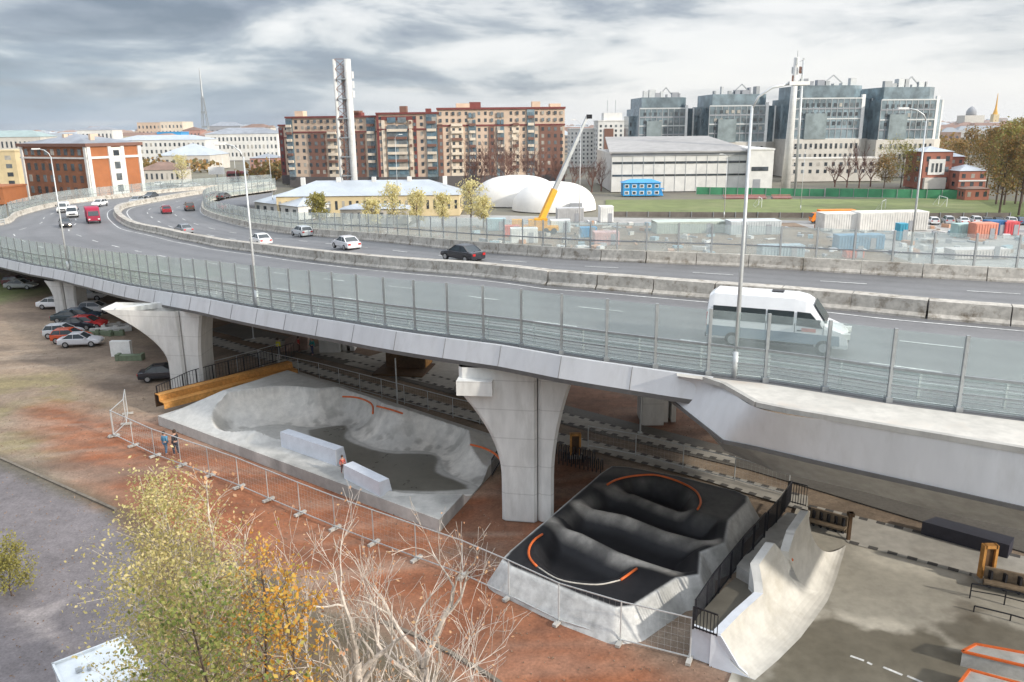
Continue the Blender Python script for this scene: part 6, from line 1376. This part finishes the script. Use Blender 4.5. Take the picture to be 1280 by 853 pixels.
# ============================================================ TREES
def leafmat(name, cols, trans=.35):
    if name in M: return M[name]
    m = bpy.data.materials.new(name); m.use_nodes = True; nt = m.node_tree; N = nt.nodes; L = nt.links; b = N['Principled BSDF']; b.inputs['Roughness'].default_value = .65
    g = N.new('ShaderNodeNewGeometry'); r = N.new('ShaderNodeValToRGB'); e = r.color_ramp.elements
    while len(e) < len(cols): e.new(.5)
    for k, c in enumerate(cols): e[k].position = k / (len(cols) - 1); e[k].color = (*c, 1)
    L.new(g.outputs['Random Per Island'], r.inputs[0]); L.new(r.outputs[0], b.inputs['Base Color'])
    t = N.new('ShaderNodeBsdfTranslucent'); L.new(r.outputs[0], t.inputs[0]); x = N.new('ShaderNodeMixShader'); x.inputs[0].default_value = trans
    L.new(b.outputs[0], x.inputs[1]); L.new(t.outputs[0], x.inputs[2]); L.new(x.outputs[0], N['Material Output'].inputs[0]); M[name] = m; return m
leafmat('leaf_birch', [(.32, .29, .09), (.50, .43, .18), (.62, .52, .26), (.40, .36, .13), (.66, .55, .28), (.34, .32, .10)])
leafmat('leaf_green', [(.10, .14, .03), (.18, .22, .05), (.30, .30, .08), (.14, .16, .04)])
leafmat('leaf_orange', [(.55, .26, .03), (.62, .34, .05), (.48, .20, .03), (.62, .42, .08), (.34, .30, .07)])
leafmat('leaf_gold', [(.66, .58, .26), (.74, .66, .36), (.60, .54, .24), (.70, .66, .38)])
leafmat('leaf_pinkish', [(.45, .22, .12), (.55, .32, .18), (.60, .38, .2)])
leafmat('leaf_park', [(.20, .12, .04), (.34, .19, .06), (.26, .20, .07), (.15, .14, .05), (.42, .24, .07)])
leafmat('leaf_olive', [(.26, .25, .07), (.35, .31, .08), (.22, .20, .06)])
mat('bark_birch', (.58, .52, .44), .85, .25, 9, stain=(5, .6, (.14, .10, .08))); mat('bark_pale', (.50, .44, .38), .85, .25, 8); mat('bark_dark', (.10, .07, .055), .9, .25, 4); mat('bark_red', (.17, .09, .07), .9, .2, 3)
def leaves(name, pts, size, m, parent, rng, elong=1.5):
    pts = np.array(pts); n = len(pts); d1 = rng.normal(size=(n, 3)); d1 /= np.linalg.norm(d1, axis=1)[:, None]; d2 = rng.normal(size=(n, 3)); d2 -= d1 * (d1 * d2).sum(1)[:, None]; d2 /= np.linalg.norm(d2, axis=1)[:, None]
    s = size * rng.uniform(.6, 1.3, (n, 1)); a = d1 * s * elong * .5; b_ = d2 * s * .5
    V = np.stack([pts - a, pts + b_ * .9, pts + a, pts - b_ * .9], 1).reshape(-1, 3); Fq = np.arange(n * 4).reshape(n, 4)
    me = bpy.data.meshes.new(name); me.from_pydata(V.tolist(), [], Fq.tolist()); me.materials.append(M[m]); o = bpy.data.objects.new(name, me); COL.objects.link(o); o.parent = parent; return o
def grow(b, p, d, ln, r, lev, rng, tips, nside=5, spread=.6, up=.15, kids=(3, 5), wob=.12, minr=.006, segs=4, cont=True, taper=.5):
    pts = [p]; rad = [r]; q = p.copy(); dd = d.normalized()
    for k in range(segs):
        dd = (dd + Vector(rng.normal(size=3)) * wob + Vector((0, 0, up * .3))).normalized(); q = q + dd * ln / segs; pts.append(q.copy()); rad.append(max(minr, r * (1 - (1 - taper) * (k + 1) / segs)))
    b.tube(pts, rad, nside, False)
    if lev <= 0: tips.append((pts, dd)); return
    n = rng.integers(kids[0], kids[1] + 1)
    for k in range(n):
        t = rng.uniform(.3, 1.0) if k < n - 1 or not cont else 1.0; i = min(segs, max(1, int(round(t * segs)))); base = pts[i]
        sd_ = Vector(rng.normal(size=3)); sd_ = (sd_ - dd * sd_.dot(dd)).normalized(); nd = (dd + sd_ * rng.uniform(.5, 1.3) * spread + Vector((0, 0, up))).normalized()
        grow(b, base, nd, ln * rng.uniform(.5, .78), rad[i] * rng.uniform(.45, .7), lev - 1, rng, tips, max(3, nside - 1), spread, up, kids, wob, minr, max(2, segs - 1), cont, taper)
def leafy(label, x, ytop, Y, crown_w, crown_from, leafm, nleaf, size, seed, trunk_m='bark_birch', trunk_r=.09, name='birch_tree', cat='tree', nbr=34, lean=(0, 0), z0=0, group=None, shape=1.0, bush=.0, bare_top=0, droop=.0, elong=1.5):
    rng = np.random.default_rng(seed); top = P(x, ytop, Y); Hh = top.z - z0; t = thing(name, label, cat, (top.x, top.y, z0), 0, group); b = MB(); n = 10
    tp = [Vector((lean[0] * (k / n) + .12 * math.sin(k * .9 + seed) * (k / n), lean[1] * (k / n) + .1 * math.cos(k * .7 + seed) * (k / n), Hh * k / n)) for k in range(n + 1)]
    b.tube(tp, [trunk_r * (1 - .85 * k / n) + .008 for k in range(n + 1)], 8, False); b.build('trunk', trunk_m, t, True)
    b = MB(); P_ = []
    for k in range(nbr):
        f = crown_from + (1 - crown_from) * (k + rng.random()) / nbr; f = min(f, .99); i = f * n; j = int(i); base = tp[j].lerp(tp[min(n, j + 1)], i - j)
        v = (f - crown_from) / (1 - crown_from); prof = (math.sin(math.pi * (v * .82 + .12)) ** .7) * (1 - bush) + bush; ln = crown_w * .5 * prof * rng.uniform(.6, 1.15) * shape + .15
        a = k * 2.4 + rng.uniform(-.4, .4); d = Vector((math.cos(a), math.sin(a), .55 + .9 * v - droop)); d.normalize(); tips = []
        grow(b, base, d, ln, max(.008, trunk_r * .32 * (1 - v * .6)), 1, rng, tips, 4, .7, .1, (4, 6), .12, .005, 3)
        for pts, dd in tips:
            for p in pts[1:]:
                for _ in range(int(nleaf)):
                    P_.append(tuple(p + Vector(rng.normal(size=3)) * (.10 * crown_w * .6 + .05)))
    b.build('branches', trunk_m, t)
    if P_ and nleaf: leaves('foliage', P_, size, leafm, t, rng, elong)
    return t
leafy('pale olive leafed birch, the fullest tree at the bottom left', 208, 636, 20, 3.4, .2, 'leaf_birch', 18, .065, 1, nbr=60, trunk_r=.11)
leafy('green leafed young tree low in front of the pale birch', 190, 725, 19, 3.2, .2, 'leaf_birch', 18, .07, 2, nbr=40, trunk_r=.07)
leafy('slender pale stem with almost no leaves, right of the fullest birch', 262, 600, 20.5, 2.0, .45, 'leaf_pinkish', 1.2, .09, 3, nbr=26, trunk_r=.06)
leafy('slender white stemmed birch among the orange leaves', 304, 668, 20, 2.4, .35, 'leaf_pinkish', 1.6, .09, 4, nbr=26, trunk_r=.065)
leafy('low olive tree between the two slender birches', 255, 720, 18.5, 3.0, .25, 'leaf_birch', 7, .075, 5, nbr=34, trunk_r=.07)
leafy('bright orange leafed tree beside the slender birches', 322, 715, 19.5, 3.0, .25, 'leaf_orange', 7, .075, 6, nbr=30, trunk_r=.08, trunk_m='bark_dark', name='maple_tree')
leafy('low orange and green tree at the bottom edge', 355, 750, 18, 2.6, .2, 'leaf_orange', 5, .10, 7, nbr=30, trunk_r=.06, trunk_m='bark_dark', name='maple_tree')
leafy('mixed green tree at the bottom edge right of the white cabin', 245, 770, 17, 3.4, .2, 'leaf_green', 9, .09, 8, nbr=36, trunk_r=.07, trunk_m='bark_dark', name='young_tree')
leafy('small golden shrub at the left edge by the asphalt', 6, 700, at(6, 745).y, 1.5, .1, 'leaf_olive', 14, .08, 9, nbr=22, trunk_r=.03, bush=.6, name='shrub', cat='shrub', trunk_m='bark_dark')
def bare(label, x, ytop, Y, seed, ln=4.0, r=.10, m='bark_pale', z0=0, lev=3, leafn=0, dirs=None, name='bare_tree', group=None, spread=.6, kids=(3, 4), fork=.45, sc=1.0, mr=.007):
    rng = np.random.default_rng(seed); top = P(x, ytop, Y); Hh = top.z - z0; t = thing(name, label, 'tree', (top.x, top.y, z0), 0, group); b = MB(); zf = Hh * fork
    b.tube([(0, 0, 0), (.05, .03, zf * .5), (0, 0, zf)], [r * 1.25, r * 1.05, r], 8, False); b.build('trunk', m, t, True); b = MB(); tips = []
    ns = 4
    for k in range(ns):
        a = seed + k * 2 * math.pi / ns; d = Vector((math.cos(a) * .45, math.sin(a) * .45, 1)); grow(b, Vector((0, 0, zf * (1 - .12 * k))), d, (Hh - zf) * (.42 if k else .5) * sc, r * .7, lev, rng, tips, 6, spread, .16, kids, .17, mr, 5)
    b.build('branches', m, t)
    if leafn:
        P_ = [tuple(p + Vector(rng.normal(size=3)) * .06) for pts, dd in tips for p in pts[1:] for _ in range(leafn) if rng.random() < .35]
        leaves('foliage', P_, .08, 'leaf_pinkish', t, rng)
    return t
bare('bare pale branched tree in front of the red earth, left of its twin', 432, 628, 21, 11, r=.14, leafn=1, fork=.5)
bare('bare pale branched tree whose crown reaches the corner of the skate bowl', 520, 622, 21.5, 12, r=.16, leafn=1, fork=.45)
bare('low bare tree at the bottom edge between the two taller bare ones', 470, 735, 18, 13, r=.08, leafn=1)
bare('small twiggy bare tree at the bottom, rightmost of the bare ones', 595, 742, 20, 14, r=.06, leafn=1, fork=.35, lev=3)
bare('twiggy bare tree between the orange leaves and the pale bare ones', 385, 668, 20, 15, r=.11, leafn=2, fork=.4)
# middle distance trees
for i, (x, yt, Y, w, m_, lb) in enumerate([(398, 252, 172, 4, 'leaf_olive', 'yellow green tree at the left foot of the lattice chimney'), (490, 240, 172, 5, 'leaf_gold', 'pale gold tree before the middle of the pale roofed building'), (520, 246, 172, 4.5, 'leaf_gold', 'pale gold tree right of the middle of the pale roofed building'),
     (552, 250, 172, 4, 'leaf_gold', 'pale gold tree at the right end of the pale roofed building'), (588, 234, 176, 5, 'leaf_gold', 'bright gold tree standing alone left of the air domes'), (604, 254, 170, 4, 'leaf_gold', 'lower gold tree just right of the bright one'), (465, 256, 168, 3.5, 'leaf_gold', 'small gold tree beside the lattice chimney'),
     (1130, 196, 268, 12, 'leaf_olive', 'olive willow before the third glass block'), (1108, 206, 266, 8, 'leaf_park', 'brown thinning tree left of the olive willow'), (1155, 204, 275, 7, 'leaf_park', 'brown tree between the willow and the brick house'), (770, 215, 300, 8, 'leaf_olive', 'olive tree beside the blue cabins'), (225, 200, 300, 6, 'leaf_gold', 'yellow tree in front of the grey roofed hall')]):
    leafy(lb, x, yt, Y, w, .25, m_, 6 if m_ == 'leaf_gold' else 10, .28, 30 + i, trunk_m='bark_dark', trunk_r=.18, nbr=26, name='autumn_tree')
for i, (x, yt, Y) in enumerate([(600, 190, 240), (618, 178, 236), (632, 176, 234), (648, 182, 238), (664, 186, 240), (680, 192, 244), (700, 200, 250), (585, 198, 244), (716, 204, 256), (740, 206, 262), (1062, 196, 270), (1078, 190, 268), (1092, 192, 272), (1046, 204, 274), (752, 208, 266)]):
    w_ = ['over the second air dome', 'left of the crane boom', 'between the dome and the brown flats'][i % 3]
    bare('bare brown tree in front of the lower floors of the third glass topped block' if x > 1000 else 'bare brown tree between the brown flats and the white sports hall' if x > 710 else 'bare reddish brown tree among those standing over the air domes', x, yt, Y, 60 + i, r=.22, m='bark_red', lev=3, kids=(3, 5), group='bare trees before the third glass block' if x > 1000 else 'bare trees by the sports hall' if x > 710 else 'bare trees over the air domes', spread=.42, fork=.22, sc=1.25, mr=.035)
# park trees on the right
r_ = random.Random(8); kk = 0
for row, (Y, n, yt0) in enumerate(((300, 7, 172), (262, 6, 160), (215, 6, 165), (190, 4, 176))):
    for i in range(n):
        x = (1202 if Y > 280 else 1234) + ((120 if Y > 280 else 84) / n) * i + r_.uniform(-5, 5) + row * 10; yt = yt0 + r_.uniform(-6, 14) - i * 2.5
        leafy('autumn brown park tree in the wood at the right edge', x, yt, Y + r_.uniform(-8, 8), 9, .25, 'leaf_park' if r_.random() < .8 else 'leaf_olive', 7, .42, 100 + kk, trunk_m='bark_dark', trunk_r=.25, nbr=24, name='park_tree', group='park trees at the right edge'); kk += 1
def wood(name, boxes, m, n, size):
    rng = np.random.default_rng(77); pts = []
    for (x0, x1, y0, y1, h) in boxes:
        for k in range(n):
            cx, cy = rng.uniform(x0, x1), rng.uniform(y0, y1); hh = h * rng.uniform(.6, 1.1); q = rng.normal(size=(34, 3)) * np.array([3, 3, hh * .22]) + np.array([cx, cy, hh * .6]); q[:, 2] = np.maximum(q[:, 2], .3); pts += q.tolist()
    o = leaves(name, pts, size, m, None, rng, 1.2); struct(o, 'stuff')
wood('distant_woodland', [(230, 420, 380, 620, 13), (-420, -150, 340, 420, 7), (-110, -20, 330, 420, 7)], 'leaf_park', 160, 2.0)

# ---- loose material lying about the construction yard
def clutter():
    r = random.Random(21); b = MB(); cols = []
    for i in range(260):
        p = at(r.uniform(585, 1290), r.uniform(277, 322), 0); w, d, h = r.uniform(.4, 2.6), r.uniform(.2, 1.2), r.uniform(.15, .8); b.box((p.x, p.y, h / 2 - .1), (w, d, h), r.uniform(0, 3)); cols += [r.choice([(.5, .49, .46), (.35, .36, .38), (.6, .58, .55), (.25, .2, .16), (.3, .4, .45), (.5, .3, .2), (.66, .66, .66)])] * 8
    me = bpy.data.meshes.new('construction_materials'); me.from_pydata(b.v, [], b.f); ca = me.color_attributes.new('Col', 'FLOAT_COLOR', 'POINT'); ca.data.foreach_set('color', np.concatenate([np.array(cols), np.ones((len(cols), 1))], 1).ravel().astype('f')); me.materials.append(bpy.data.materials['city_paint']); o = bpy.data.objects.new('construction_materials', me); COL.objects.link(o); struct(o, 'stuff')
clutter()
# ---- air
def haze():
    b = MB(); b.box((0, 2900, 40), (9000, 6200, 90)); m = bpy.data.materials.new('haze'); m.use_nodes = True; N = m.node_tree.nodes; N.clear(); o_ = N.new('ShaderNodeOutputMaterial'); v = N.new('ShaderNodeVolumePrincipled')
    v.inputs['Color'].default_value = (.86, .90, .96, 1); v.inputs['Density'].default_value = .00006; v.inputs['Anisotropy'].default_value = .2; m.node_tree.links.new(v.outputs[0], o_.inputs['Volume']); struct(b.build('haze', m), 'stuff')
haze()
